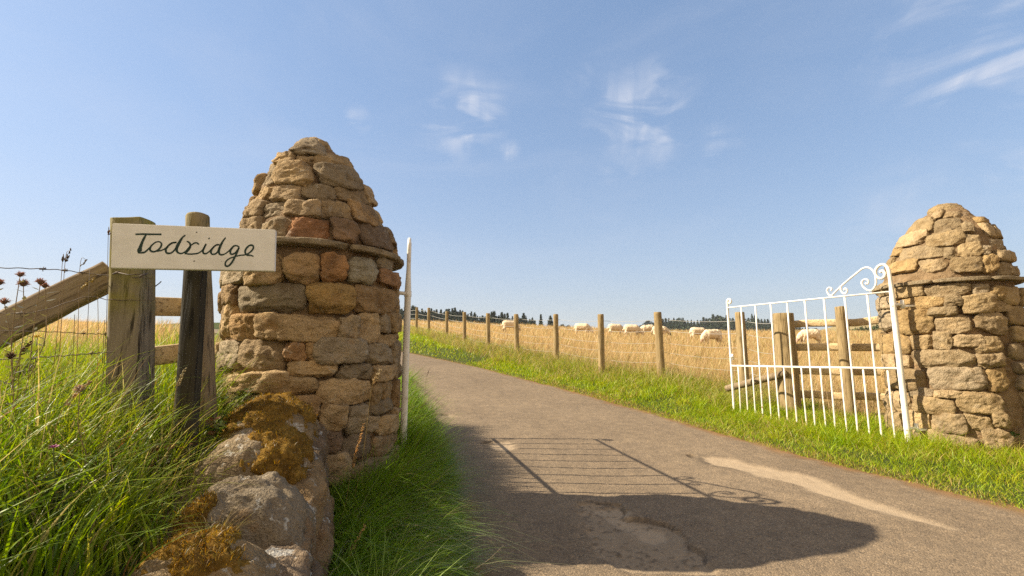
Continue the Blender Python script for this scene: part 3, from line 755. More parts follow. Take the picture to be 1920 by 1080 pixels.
# lay the brace along its own X so the grain follows it
dvec = Vector(p1 - p0).normalized(); qrot = dvec.to_track_quat('X', 'Z')
me = br.data; me.transform(qrot.to_matrix().to_4x4().inverted()); br.rotation_mode = 'QUATERNION'; br.rotation_quaternion = qrot
g1 = Hp(-1.33, 1.98)
V, Q, T = post_mesh(1.595 - g1, .050, 14, 22, .9, 2.0, .012, .3, .006, lean=(-.125, 0)); b = MB(); b.add(V + [-1.27, 1.96, g1], Q, T); b.build('post', M_OLDPOST, lf, origin=o3 - [0, 0, o3[2]]).location.z = -o3[2]
for (u0, v0, u1, v1, Ya, Yb) in ((272, 574, 345, 576, 1.88, 1.99), (285, 668, 352, 660, 1.90, 2.0)):
    q0, q1 = at(u0, v0, Ya), at(u1, v1, Yb); b = MB(); b.add(*tube(np.linspace(q0, q1, 8), .040, 16, 6, sx=.5)); b.build('rail', M_RAIL, lf, origin=o3)
def wire(pts, r, barbs):
    s = spline(pts, 60); b = MB()
    t = np.arange(60) * 1.1
    b.add(*tube(s + .0012 * np.stack([0 * t, np.sin(t), np.cos(t)], 1), r, 5))
    for k in barbs:
        q = s[k]; L_ = .011
        for a in (0.6, 2.2, 3.9):
            b.add(*tube([q, q + L_ * np.array([.5 * math.cos(a), .5, math.sin(a)])], r * .7, 4))
        b.add(*tube([s[k - 1] if k else q, q, s[min(k + 1, 59)]], r * 2.2, 6))
    return b.build('wire', M_RUSTWIRE, lf, origin=o3)
wire([at(-60, 501, 1.45), at(40, 503, 1.5), at(110, 506, 1.6), at(160, 512, 1.70), at(205, 517, 1.72), at(285, 522, 1.72)], .0016, (18, 26, 34))
wire([at(-60, 583, 1.5), at(60, 586, 1.55), at(160, 557, 1.68), at(205, 562, 1.71), at(288, 563, 1.71)], .0014, (12,))
wire([at(-60, 618, 1.6), at(90, 622, 1.68), at(170, 626, 1.75), at(210, 626, 1.79)], .0014, (35, 52))
wire([at(-60, 676, 1.5), at(90, 669, 1.55), at(170, 663, 1.65), at(215, 660, 1.70)], .0018, (40,))
for (u, v0, v1, Yq) in ((88, 575, 650, 1.66), (168, 505, 640, 1.74), (196, 600, 690, 1.78), (140, 590, 700, 1.72)):
    b = MB(); b.add(*tube([at(u, v0, Yq), at(u - 2, (v0 + v1) / 2, Yq), at(u - 5, v1, Yq)], .0009, 5)); b.build('wire', M_RUSTWIRE, lf, origin=o3)
st_ = MB()
for (u, v) in ((217, 512), (268, 516)):
    q = at(u, v, 1.70); st_.add(*tube([q + [0, .02, .01], q, q + [.0, -.012, -.006]], .0032, 6))
st_.add(*tube([at(217, 510, 1.708), at(240, 515, 1.70), at(268, 514, 1.70)], .0018, 5))
st_.add(*tube([at(291, 537, 1.78), at(299, 531, 1.77), at(302, 528, 1.75)], .002, 5))
st_.build('staple', M_RUSTWIRE, lf, origin=o3)

# ---------------------------------------------------------------- the name board
m, N = material('white_painted_board')
p = objco(N); n = N.noise(p, 7, 6, 0.65); n2 = N.noise(N.new('ShaderNodeMapping', {'Vector': p, 'Scale': (3, 30, 60)}).outputs[0], 1.2, 5, 0.6)
c = N.mix(N.mapr(n, .35, .72), (0.80, 0.765, 0.70, 1), (0.68, 0.645, 0.575, 1))
c = N.mix(N.math('MULTIPLY', N.mapr(n2, .60, .75), .45), c, (0.55, 0.50, 0.42, 1))
finish(N, c, 0.55, n2, 0.18, 0.004, 0.35)
M_BOARD = m
M_LETTER = mat_plain('dark_green_paint', (0.008, 0.034, 0.022), 0.5, 0.35, 40, 0.3)
M_SCREW = mat_plain('rusty_screw', (0.05, 0.032, 0.024), 0.7, 0.4)
TL, TR, BL, BR = at(210.5, 418, 1.55), at(516.5, 430.5, 1.69), at(207.5, 502.5, 1.55), at(514.5, 508.5, 1.69)
ux = (TR + BR - TL - BL) / 2; uz = (TL + TR - BL - BR) / 2
nrm = np.cross(ux, uz); nrm /= np.linalg.norm(nrm)                     # towards the reader
if nrm[1] > 0: nrm = -nrm
gsp = Hp(-1.18, 1.70)
sg = thing('name_sign', 'white painted house name board reading Todridge on a dark wooden post', 'sign', (-1.18, 1.70, gsp))
o3 = np.array(sg.location)
def on_board(s, t, dpth=0.0):
    return (TL * (1 - s) + TR * s) * (1 - t) + (BL * (1 - s) + BR * s) * t + nrm * dpth
bm = bmesh.new()
fv = [bm.verts.new(on_board(s, t, 0) - o3) for s, t in ((0, 0), (1, 0), (1, 1), (0, 1))]
bv = [bm.verts.new(on_board(s, t, -.022) - o3) for s, t in ((0, 0), (1, 0), (1, 1), (0, 1))]
bm.faces.new(fv[::-1]); bm.faces.new(bv)
for k in range(4): bm.faces.new((fv[k], fv[(k + 1) % 4], bv[(k + 1) % 4], bv[k]))
bmesh.ops.recalc_face_normals(bm, faces=bm.faces)
bmesh.ops.bevel(bm, geom=bm.edges[:], offset=.0022, segments=2, affect='EDGES')
me = bpy.data.meshes.new('board'); bm.to_mesh(me); bm.free(); me.materials.append(M_BOARD)
board = bpy.data.objects.new('board', me); COL.objects.link(board); board.parent = sg
def zpx(x, y):                                                        # lettering sketched on a 1920 x 768 sheet
    # inverse bilinear by two Newton-like passes
    s, t = 0.5, 0.5
    c00, c10, c01, c11 = np.array([125, 150.]), np.array([1790, 220.]), np.array([100, 615.]), np.array([1780, 650.])
    for _ in range(12):
        P = (c00 * (1 - s) + c10 * s) * (1 - t) + (c01 * (1 - s) + c11 * s) * t
        e = np.array([x, y]) - P
        Ds = (c10 - c00) * (1 - t) + (c11 - c01) * t; Dt = (c01 - c00) * (1 - s) + (c11 - c10) * s
        ds, dt = np.linalg.solve(np.stack([Ds, Dt], 1), e); s += ds; t += dt
    return s, t
strokes = [
    ([(343, 268, 7), (420, 266, 8), (520, 268, 8), (597, 268, 8)], 30),
    ([(446, 272, 7), (425, 310, 10), (405, 355, 11), (390, 400, 14), (380, 435, 20), (384, 450, 20)], 30),
    ([(362, 458, 6), (400, 459, 8), (430, 452, 8), (455, 432, 7), (480, 405, 6), (500, 382, 6), (535, 352, 6), (570, 345, 6), (594, 360, 7), (592, 390, 8), (568, 425, 8), (530, 446, 8), (498, 445, 9), (482, 425, 9), (492, 392, 7), (505, 378, 6)], 90),
    ([(545, 445, 5), (590, 436, 6), (625, 420, 6), (655, 395, 6), (700, 360, 7), (746, 352, 7)], 36),
    ([(746, 352, 7), (705, 356, 7), (665, 384, 8), (638, 428, 9), (646, 460, 9), (685, 463, 8), (722, 434, 7), (748, 392, 7)], 44),
    ([(836, 276, 6), (805, 302, 8), (778, 345, 12), (752, 395, 14), (745, 430, 12), (760, 458, 9), (795, 466, 7), (835, 445, 6), (870, 405, 6), (895, 380, 6), (925, 360, 7), (952, 357, 7), (972, 374, 7)], 70),
    ([(848, 340, 6), (872, 352, 8), (886, 380, 9), (876, 415, 9), (852, 446, 8), (826, 466, 7)], 36),
    ([(826, 468, 6), (880, 473, 7), (930, 470, 7), (972, 460, 6), (1005, 435, 6), (1030, 402, 6), (1048, 368, 7), (1030, 400, 9), (1014, 440, 9), (1022, 466, 8), (1050, 466, 7), (1085, 440, 6), (1115, 408, 6), (1150, 380, 7), (1185, 376, 7)], 80),
    ([(1185, 376, 7), (1148, 382, 7), (1112, 415, 8), (1096, 452, 9), (1112, 475, 8), (1148, 468, 7), (1178, 432, 7), (1196, 395, 7)], 44),
    ([(1252, 302, 6), (1226, 335, 8), (1200, 380, 11), (1180, 430, 12), (1182, 465, 10), (1204, 481, 8), (1245, 470, 6), (1285, 440, 6), (1320, 405, 6)], 52),
    ([(1396, 402, 7), (1368, 387, 7), (1336, 392, 8), (1308, 425, 9), (1300, 458, 9), (1316, 476, 8), (1350, 462, 7), (1378, 430, 7), (1394, 405, 7), (1372, 455, 9), (1346, 508, 9), (1312, 565, 9), (1275, 597, 8), (1248, 590, 8), (1250, 555, 7), (1285, 522, 6), (1340, 502, 6), (1400, 487, 6), (1460, 480, 6), (1510, 456, 7), (1546, 416, 8), (1542, 386, 8), (1508, 384, 8), (1474, 412, 9), (1458, 450, 9), (1476, 482, 8), (1515, 486, 7), (1550, 497, 6)], 150),
    ([(1072, 308, 9), (1082, 314, 9)], 6)]
lb = MB()
for q, n in strokes:
    s = spline([(x, y, w) for x, y, w in q], n); m_ = len(s)
    tg = np.gradient(s[:, :2], axis=0); tg /= np.linalg.norm(tg, axis=1)[:, None] + 1e-9
    nn = np.stack([-tg[:, 1], tg[:, 0]], 1) * (s[:, 2:3] * 1.12)
    V = []
    for d_ in (.0009, -.0006):
        for sd in (1, -1):
            for k in range(m_):
                x, y = s[k, :2] + sd * nn[k]; V.append(on_board(*zpx(x, y), d_))
    k = np.arange(m_ - 1)
    Q = np.concatenate([np.stack([k, k + 1, m_ + k + 1, m_ + k], 1), np.stack([k, 2 * m_ + k, 2 * m_ + k + 1, k + 1], 1), np.stack([m_ + k, m_ + k + 1, 3 * m_ + k + 1, 3 * m_ + k], 1),
                        [[0, m_, 3 * m_, 2 * m_]], [[m_ - 1, 3 * m_ - 1, 4 * m_ - 1, 2 * m_ - 1]]])
    lb.add(np.array(V), Q)
lb.build('lettering', M_LETTER, board, smooth=False, origin=o3)
for (x, y, r) in ((950, 247, .0022), (922, 545, .0024), (1206, 548, .0009)):
    q = on_board(*zpx(x, y), .0004); b = MB()
    b.add(*tube([q - nrm * .003, q, q + nrm * .0008], [r, r, r * .6], 12)); b.build('screw', M_SCREW, board, origin=o3)
V, Q, T = post_mesh(1.43 - gsp, .034, 33, 24, 1.0, 5.0, .004, .3, .002, sx=1.0, sy=.8, lean=(-.035, .0)); b = MB(); b.add(V + [-1.165, 1.685, gsp], Q, T)
b.build('post', M_SIGNPOST, sg, origin=o3)

# ---------------------------------------------------------------- field wall with rounded coping
sw = thing('stone_wall', 'low curving stone wall with rounded mossy coping running up to the big pillar', 'wall', (-1.0, 1.8, 0.1))
o3 = np.array(sw.location)
WP = spline([(-1.24, 2.55, .79), (-1.15, 2.30, .78), (-.96, 1.83, .745), (-.82, 1.45, .655), (-.74, 1.18, .585), (-.66, .95, .54), (-.58, .70, .51), (-.50, .45, .49)], 200)
acc = np.concatenate([[0], np.cumsum(np.linalg.norm(np.diff(WP[:, :2], axis=0), axis=1))])
def wall_pt(s):
    return np.array([np.interp(s, acc, WP[:, k]) for k in range(3)])
stones_c = [(.0, .24, .225, -.01, 1), (.25, .75, .245, .010, 2), (.76, 1.12, .235, .0, 3), (1.13, 1.44, .245, -.012, 4), (1.45, 1.68, .24, .0, 5), (1.69, 2.0, .25, -.02, 6), (2.01, 2.4, .25, -.02, 7)]
moss_m, N = material('golden_moss')
p = objco(N); n = N.noise(p, 60, 5, 0.7); n2 = N.noise(p, 11, 5, 0.65)
c = N.ramp(n2, [(0.30, (0.07, 0.040, 0.014)), (0.46, (0.21, 0.12, 0.026)), (0.60, (0.30, 0.18, 0.04)), (0.75, (0.12, 0.11, 0.03))])
c = N.mix(1.0, c, N.ramp(n, [(.3, (.5, .5, .5)), (.7, (1.3, 1.3, 1.3))]), 'MULTIPLY')
finish(N, c, 1.0, n, 1.0, 0.02, 0.05)
moss_area = {1: [(.02, .0, .05, .15)], 2: [(.07, -.01, .14, .17)], 3: [(.03, .08, .13, .10)], 5: [(-.02, .0, .08, .08)], 4: [(.10, -.08, .05, .06)]}
for (s0, s1, hw, dz, sd) in stones_c:
    n = 44
    P, Q = rock(((s1 - s0) / 2 + .002, hw * .86, .17), n, 500 + sd, 3.6, .10, 4, .011, .008, .010)
    P[:, 2] -= (.14 * (np.abs(P[:, 1]) / hw) ** 2.2 + .085 * np.minimum(np.abs(P[:, 0]) / ((s1 - s0) / 2), 1.1) ** 3.6) * sstep(-.17, .17, P[:, 2])     # half-barrel top
    sm = (s0 + s1) / 2
    def place(P):
        ss_ = np.clip(sm + P[:, 0], 0, acc[-1])
        c0 = np.stack([np.interp(ss_, acc, WP[:, k]) for k in range(3)], 1)
        c1 = np.stack([np.interp(np.clip(ss_ + .02, 0, acc[-1]), acc, WP[:, k]) for k in range(3)], 1)
        t = c1 - c0; t[:, 2] = 0; t /= np.linalg.norm(t, axis=1)[:, None] + 1e-9
        sdir = np.stack([-t[:, 1], t[:, 0], 0 * t[:, 0]], 1)
        P = P + np.stack([.10 * math.sin(sd * 2.3) * P[:, 1], 0 * P[:, 0], .12 * math.sin(sd * 1.9) * P[:, 1]], 1)
        return c0 + sdir * P[:, 1:2] + np.array([0, 0, 1]) * (P[:, 2:3] - .17 + dz)
    b = MB(); b.add(place(P), Q, None, np.array([(.27, .205, .13), (.235, .19, .135), (.29, .21, .12)][sd % 3]))
    cs = b.build('coping_stone', M_COPING, sw, origin=o3)
    for (mx, my, rx_, ry_) in moss_area.get(sd, []):
        e = np.sqrt(((P[:, 0] - mx) / rx_) ** 2 + ((P[:, 1] - my) / ry_) ** 2) + .60 * fbm(P, 18, 5, sd * 9, .6)
        nr = P / (np.linalg.norm(P / [1, 1, .8], axis=1)[:, None])
        top = P[:, 2] > -.10
        th = np.where(top, np.clip(1 - e, -.3, .5), -.3)
        Pm = P + nr * (.028 * np.sqrt(np.maximum(th, 0)) + .022 * np.minimum(th, 0) + .008 * fbm(P, 55, 3, sd) * (th > 0))[:, None]
        keep = (th[Q] > -.12).any(1)
        b = MB(); b.add(place(Pm), Q[keep], None)
        mo = b.build('moss', moss_m, cs, origin=o3)
        cand = np.where(th > .06)[0]
        if len(cand) > 10:
            ci = RNG.choice(cand, 2600); jit_ = RNG.normal(0, .006, (2600, 3)) * [1, 1, .3]
            BASE_ = place(Pm[ci] + jit_); moss_fuzz = globals().setdefault('MOSS_FUZZ', []); moss_fuzz.append((mo, BASE_, o3))
# the rubble face under the coping, on the road side and on the field side
fm = MB(); k = 0
rw = np.random.default_rng(77)
for side in (1, -1):
    for (z0, z1) in ((-.05, .16), (.16, .34), (.34, .47)):
        s = .02
        while s < acc[-1] - .1:
            w = rw.uniform(.16, .34); P, Q = rock((w / 2 + .006, .075, (z1 - z0) / 2 + .012), 14, 900 + k, 6.5, .16, 12, .009, .005, .008)
            ss_ = np.clip(s + w / 2 + P[:, 0], 0, acc[-1]); c0 = np.stack([np.interp(ss_, acc, WP[:, q]) for q in range(3)], 1)
            c1 = np.stack([np.interp(np.clip(ss_ + .02, 0, acc[-1]), acc, WP[:, q]) for q in range(3)], 1)
            t = c1 - c0; t[:, 2] = 0; t /= np.linalg.norm(t, axis=1)[:, None] + 1e-9; sdir = np.stack([-t[:, 1], t[:, 0], 0 * t[:, 0]], 1)
            scl = (c0[:, 2:3]) / .58
            V = c0 * [1, 1, 0] + sdir * (side * (.145 + .15 * (.45 - (z0 + z1) / 2) + rw.uniform(-.012, .012)) + P[:, 1:2]) + np.array([0, 0, 1]) * ((P[:, 2:3] + (z0 + z1) / 2) * scl)
            fm.add(V, Q, None, np.array([(.25, .17, .10), (.21, .155, .105), (.28, .19, .10)][k % 3]) * rw.uniform(.8, 1.1)); s += w + .008; k += 1
fm.build('wall_face', M_COPING, sw, origin=o3)
# ---------------------------------------------------------------- sheep
def sheep_mesh(seed, graze, face):
    r = random.Random(seed); parts = MB()
    body = spline([(-.60, 0, .60), (-.50, 0, .615), (-.30, 0, .63), (0, 0, .605), (.25, 0, .625), (.40, 0, .62)], 16)
    rad = np.interp(np.linspace(0, 1, 16), [0, .10, .3, .55, .8, 1], [.07, .19, .255, .265, .235, .13])
    parts.add(*tube(body, rad, 20, sy=.98))
    if graze:
        nk = spline([(.30, 0, .60), (.47, .02, .48), (.60, .03, .30)], 8); hd = spline([(.57, .03, .36), (.64, .04, .24), (.69, .05, .10)], 7)
    else:
        nk = spline([(.28, 0, .64), (.44, 0, .76), (.54, 0, .88)], 8); hd = spline([(.48, 0, .90), (.60, 0, .88), (.74, 0, .80)], 7)
    parts.add(*tube(nk, np.linspace(.19, .10, 8), 14)); parts.add(*tube(hd, np.interp(np.linspace(0, 1, 7), [0, .3, .8, 1], [.07, .088, .055, .035]), 12))
    for sd in (.085, -.085): parts.add(*tube([hd[1], hd[1] + [-.02, sd, .03], hd[1] + [-.05, sd * 1.8, .01]], [.03, .034, .014], 8))
    parts.add(*tube([(-.58, 0, .62), (-.66, 0, .50), (-.65, 0, .36)], [.05, .05, .03], 8))
    for sx_ in (1, -1):
        dx = r.uniform(-.07, .07)
        parts.add(*tube(spline([(-.40, .12 * sx_, .55), (-.44, .13 * sx_, .38), (-.49 + dx, .12 * sx_, .24), (-.44 + dx, .12 * sx_, 0)], 9), np.linspace(.13, .03, 9) ** 1.0, 10))
        parts.add(*tube(spline([(.26, .11 * sx_, .52), (.27 - dx, .11 * sx_, .26), (.28 - dx, .11 * sx_, 0)], 8), np.linspace(.11, .03, 8), 10))
    o = parts.build('sheep_frame'); mod = o.modifiers.new('weld', 'REMESH'); mod.mode = 'VOXEL'; mod.voxel_size = .024
    sm = o.modifiers.new('soft', 'SMOOTH'); sm.iterations = 5; sm.factor = .5
    dg = bpy.context.evaluated_depsgraph_get(); ev = o.evaluated_get(dg); em = ev.to_mesh()
    V = np.zeros(len(em.vertices) * 3); em.vertices.foreach_get('co', V); V = V.reshape(-1, 3)
    Nn = np.zeros(len(em.vertices) * 3); em.vertices.foreach_get('normal', Nn); Nn = Nn.reshape(-1, 3)
    F = [tuple(p.vertices) for p in em.polygons]
    me = o.data; ev.to_mesh_clear(); bpy.data.objects.remove(o); bpy.data.meshes.remove(me)
    ax = (hd[-1] - hd[0]) / np.linalg.norm(hd[-1] - hd[0]); head = ((V - hd[0]) @ ax > .02) & (V[:, 0] > .42)
    leg = (V[:, 2] < .27) & ~head & (V[:, 0] < .5)
    wool = ~(head | leg)
    V = V + Nn * (wool * (.020 * fbm(V, 12, 3, seed) + .010 * vnoise(V, 40, seed + 2)))[:, None]
    c = np.tile(np.array([.66, .54, .38]), (len(V), 1)) * (1 + .14 * vnoise(V, 6, seed + 4))[:, None]
    c[leg] = (.38, .30, .21); c[head] = face
    return V, [f for f in F if len(f) == 4], [f for f in F if len(f) == 3], c

M_WOOL = mat_tint('fleece', 1.0, 34, 0.8, .78, 1.12, 0.05)
sheep_kinds = [sheep_mesh(1, True, (.62, .50, .38)), sheep_mesh(2, True, (.05, .04, .035)), sheep_mesh(3, False, (.05, .04, .035)), sheep_mesh(4, True, (.45, .30, .22))]
flock = [  # pixel of the feet, kind, heading, size, label
    (958, 622, 0, .15, 1.0, 'cream sheep grazing half hidden behind the fifth fence post, trees at its back'),
    (1094, 627, 0, -.35, 1.0, 'lone cream sheep grazing in the gap between two fence posts against the open sky'),
    (1156, 627, 0, .05, .98, 'cream sheep at the left end of the bunch, rump towards the fence post'),
    (1187, 630, 0, -.1, 1.0, 'cream sheep grazing second in the bunch, in front of a dark faced one'),
    (1213, 628, 1, math.pi, .98, 'black faced sheep facing left in the middle of the bunch'),
    (1240, 632, 1, -.15, 1.0, 'dark nosed sheep standing behind the nearest leaning fence post'),
    (1312, 636, 0, .0, 1.0, 'cream sheep with its head behind another sheep, just left of the gate'),
    (1334, 646, 3, math.pi + .25, 1.05, 'cream sheep grazing to the left, nearest to the end of the white gate'),
    (1517, 644, 3, math.pi - .1, 1.1, 'pale sheep with brown face seen through the gate bars beside the thick post')]
for (u, v, kd, hd, sz, lab) in flock:
    q = on_ground(u, v, .05)
    V, Q, T, c = sheep_kinds[kd]
    ca, sa = math.cos(hd), math.sin(hd)
    V2 = np.stack([V[:, 0] * ca - V[:, 1] * sa, V[:, 0] * sa + V[:, 1] * ca, V[:, 2]], 1) * sz * .87
    o = build('sheep', V2, Q, T, M_WOOL, None, c)
    o.location = (q[0], q[1], Hp(q[0], q[1]) - .02)
    tag(o, lab, 'sheep', 'flock of sheep grazing in the dry field')

# ---------------------------------------------------------------- far hillside, hedge and woods
hxs, hys = np.linspace(70, 400, 80), np.linspace(90, 328, 60)
X, Y = np.meshgrid(hxs, hys); x, y = X.ravel(), Y.ravel()
ridge = np.exp(-((y - 235) / 75) ** 2) * sstep(.52, .80, x / y)
z = base(x, y) - 3 + 12.0 * ridge + 1.2 * vnoise(np.stack([x, y, 0 * x], 1), .02, 3)
z = np.minimum(z, 9 + 11.0 * sstep(.4, .78, x / y))
pts = np.stack([x, y, z], 1)
patch = np.floor(x / 46 + .35 * vnoise(pts, .01, 5)).astype(int) + 3 * np.floor(y / 55 + .3 * vnoise(pts, .01, 6)).astype(int)
pal = np.array([(.20, .19, .07), (.13, .15, .05), (.26, .20, .085), (.16, .17, .055), (.30, .22, .10)])
i = np.arange(len(hys) - 1)[:, None] * len(hxs); j = np.arange(len(hxs) - 1)[None]
HQ = np.stack([i + j, i + j + 1, i + len(hxs) + j + 1, i + len(hxs) + j], -1).reshape(-1, 4)
tag(build('hills', pts, HQ, None, mat_tint('hill_pasture', 0.95, .25, 0.2, .85, 1.12, 0.05), col=pal[patch % 5]), 'low hillside of green and straw coloured fields beyond the right gate', kind='structure')

M_NEEDLE = mat_tint('conifer_needles', 0.95, 1.5, 0.0, .75, 1.2, 0.05)
M_BARK = mat_plain('bark', (0.085, 0.06, 0.042), 0.95, 0.1, 6, 0.3)
def conifer(seed, h=9.0, r=1.9, broad=0.0):
    g = np.random.default_rng(seed); b = MB()
    n = 1300; t = g.uniform(0, 1, n) ** 1.25
    prof_ = r * (1 - t) ** .95 if not broad else r * np.sqrt(np.clip(1 - (1.8 * t - .8) ** 2, .03, 1))
    a = g.uniform(0, 2 * math.pi, n); whorl = .72 + .28 * np.cos(t * 62 + 1.3 * np.sin(3 * a)) + .16 * np.sin(5 * a + seed)
    rr = prof_ * np.sqrt(g.uniform(.12, 1, n)) * whorl * 1.15
    cen = np.stack([rr * np.cos(a), rr * np.sin(a), h * (.08 + .92 * t) - .25 * rr], 1)
    sz = (.16 + .42 * (1 - t))[:, None, None] * g.uniform(.7, 1.3, (n, 1, 1)) * (1.25 if broad else 1)
    off = g.normal(size=(n, 3, 3)) * sz * [1, 1, .8]
    off[:, 0, :2] += (np.stack([np.cos(a), np.sin(a)], 1) * .45 * (1 - t)[:, None])       # limbs point outwards
    V = (cen[:, None] + off).reshape(-1, 3)
    b.add(V, None, np.arange(3 * n).reshape(-1, 3), np.repeat(np.array([.040, .054, .030]) * g.uniform(.55, 1.5, (n, 1)), 3, 0))
    t_ = tube(np.array([[0, 0, -.3], [.05, 0, h * .35], [0, .04, h * .7], [0, 0, h * .98]]), [.17, .13, .07, .02], 7)
    return b, t_

proto = []
for k in range(7):
    h = [8.5, 9.5, 10.5, 7.5, 9.0, 7.0, 6.5][k]; br_ = 1.0 if k >= 5 else 0.0
    b, t_ = conifer(100 + k, h, [2.2, 1.9, 2.4, 2.0, 2.6, 3.4, 3.2][k], br_)
    proto.append((b, t_, br_))
tree_done = {}
def tree(k, x, y, z, sc, label, group, name='conifer_tree'):
    if k in tree_done:
        r = dup(tree_done[k], (x, y, z), random.uniform(0, 6.28), label); r['group'] = group; r.scale = (sc * random.uniform(.9, 1.1), sc * random.uniform(.9, 1.1), sc)
        r.name = name
        return r
    b, t_, br_ = proto[k]
    r = thing(name, label, 'tree', (x, y, z), random.uniform(0, 6.28), group); r.scale = (sc, sc, sc)
    b.build('crown', M_NEEDLE, r, smooth=False)
    tb = MB(); tb.add(*t_); tb.build('trunk', M_BARK, r)
    tree_done[k] = r
    return r

def px_tree(u, vtop, Y, k, label, group, name='conifer_tree', hmul=1.0):
    q = at(u, vtop, Y); z0 = float(base(np.array([q[0]]), np.array([q[1]]))[0])
    hk = [8.5, 9.5, 10.5, 7.5, 9.0, 7.0, 6.5][k]
    sc = max((q[2] - z0) / hk / 1.0, .35)
    tree(k, q[0], q[1], z0 - .2, sc, label, group, name)

GA, GB = 'dark conifers beyond the top of the field on the left', 'dark wood beyond the field on the right'
LA = 'dark conifer in the plantation rising behind the fence posts left of the sheep'
LB = 'dark tree in the low wood on the skyline right of the bunched sheep'
ra = random.Random(5)
prof = [(700, 574), (775, 572), (800, 578), (830, 580), (846, 574), (866, 578), (885, 583), (905, 586), (925, 584), (945, 588), (970, 588), (990, 589), (1000, 594), (1008, 600)]
u = 690
while u < 1006:
    top = np.interp(u, [a for a, b_ in prof], [b_ for a, b_ in prof])
    px_tree(u, top + ra.uniform(-3, 9), ra.uniform(118, 128), ra.choice([0, 1, 2, 3, 4]), LA, GA); u += ra.uniform(3.6, 6.5)
u = 694
while u < 998:
    top = np.interp(u, [a for a, b_ in prof], [b_ for a, b_ in prof])
    px_tree(u, top + ra.uniform(6, 16), ra.uniform(106, 114), ra.choice([0, 1, 3, 4, 5, 6]), LA, GA); u += ra.uniform(7, 13)
u = 692
while u < 1002:
    top = np.interp(u, [a for a, b_ in prof], [b_ for a, b_ in prof])
    px_tree(u, top + ra.uniform(8, 13), ra.uniform(134, 140), ra.choice([2, 4, 4, 5, 6]), LA, GA); u += ra.uniform(5, 8)
px_tree(1014, 588, 116, 1, 'tall single spruce standing clear at the right end of the plantation', GA)
px_tree(1032, 591, 118, 3, 'spruce half hidden by the fourth nearest fence post past the end of the plantation', GA)
px_tree(1054, 607, 120, 5, 'small rounded tree on the skyline just left of the lone sheep', GA, 'broadleaf_tree')
px_tree(1066, 609, 120, 6, 'lowest bush like tree between the plantation and the lone sheep', GA, 'broadleaf_tree')
prof2 = [(1105, 617), (1150, 610), (1165, 609), (1180, 611), (1200, 611), (1215, 602), (1240, 598), (1265, 595), (1285, 597), (1300, 600), (1315, 597), (1335, 590), (1355, 591), (1375, 593), (1395, 596), (1410, 588), (1425, 594), (1450, 600), (1480, 604), (1520, 612), (1560, 618)]
u = 1108
while u < 1560:
    top = np.interp(u, [a for a, b_ in prof2], [b_ for a, b_ in prof2])
    px_tree(u, top + ra.uniform(-2, 6), ra.uniform(190, 205), ra.choice([0, 1, 2, 3, 4, 5, 6]), LB, GB); u += ra.uniform(4.0, 7)
u = 1180
while u < 1520:
    top = np.interp(u, [a for a, b_ in prof2], [b_ for a, b_ in prof2])
    px_tree(u, top + ra.uniform(6, 13), ra.uniform(168, 180), ra.choice([0, 3, 4, 5, 6]), LB, GB); u += ra.uniform(6, 12)

hb = MB(); hg = np.random.default_rng(9)
q0, q1 = np.array([40.0, 62.0]), np.array([62.0, 66.0])
n = 9000; t = hg.uniform(0, 1, n); lump = 1.5 + 1.1 * vnoise(np.stack([t * 22, 0 * t, 0 * t], 1), .55, 2)
xx = q0[0] + (q1[0] - q0[0]) * t + hg.normal(0, .5, n); yy = q0[1] + (q1[1] - q0[1]) * t + hg.normal(0, .6, n)
zz = base(xx, yy) + hg.uniform(0, 1, n) ** .7 * lump
dd = hg.normal(size=(n, 2, 3)) * .20
P = np.stack([xx, yy, zz], 1)
V = np.stack([P, P + dd[:, 0], P + dd[:, 1]], 1).reshape(-1, 3)
cc = np.repeat(np.array([.045, .060, .022]) * hg.uniform(.6, 1.5, (n, 1)), 3, 0)
hob = build('hedge', V, None, np.arange(3 * n).reshape(-1, 3), M_NEEDLE, None, cc, False)
tag(hob, 'dark green hedge at the foot of the far hillside seen between the rails', 'hedge')

# ---------------------------------------------------------------- grasses
def blades(n, P, h, w, ang, lean, curl, c, segs=4, droop=0.0, twist=None):
    """n grass blades as tapering ribbons; returns vertices, quads, triangles, colours"""
    t = np.linspace(0, 1, segs + 1)[None, :]
    h, w, lean, curl = (np.broadcast_to(np.asarray(a, float), (n,))[:, None] for a in (h, w, lean, curl))
    dx, dy = np.cos(ang)[:, None], np.sin(ang)[:, None]
    out = h * (lean * t + curl * t ** 2.2)
    zz = h * (t - 0.55 * np.maximum(curl, 0) * t ** 2.6)
    cx, cy, cz = P[:, 0:1] + dx * out, P[:, 1:2] + dy * out, P[:, 2:3] + zz
    tw = (RNG.uniform(0, 2 * math.pi, n) if twist is None else twist)[:, None]
    sx, sy = np.cos(tw), np.sin(tw)
    ww = w * (1 - t ** 1.6) * (0.75 + .5 * t * (1 - t) * 2)
    A = np.stack([cx - sx * ww, cy - sy * ww, cz], -1); B = np.stack([cx + sx * ww, cy + sy * ww, cz], -1)
    V = np.concatenate([A[:, :-1], B[:, :-1], A[:, -1:]], 1)           # segs + segs + 1 per blade
    m_ = 2 * segs + 1
    o = (np.arange(n) * m_)[:, None]; k = np.arange(segs - 1)[None]
    Q = np.stack([o + k, o + segs + k, o + segs + k + 1, o + k + 1], -1).reshape(-1, 4)
    T = np.concatenate([o + segs - 1, o + 2 * segs - 1, o + 2 * segs], 1)
    C = np.repeat(c, m_, 0)
    return V.reshape(-1, 3), Q, T, C

def palette(n, cols, probs, var=.22):
    c = np.array(cols)[RNG.choice(len(cols), n, p=probs)]
    return c * RNG.uniform(1 - var, 1 + var, (n, 1)) * RNG.uniform(.93, 1.07, (n, 3))

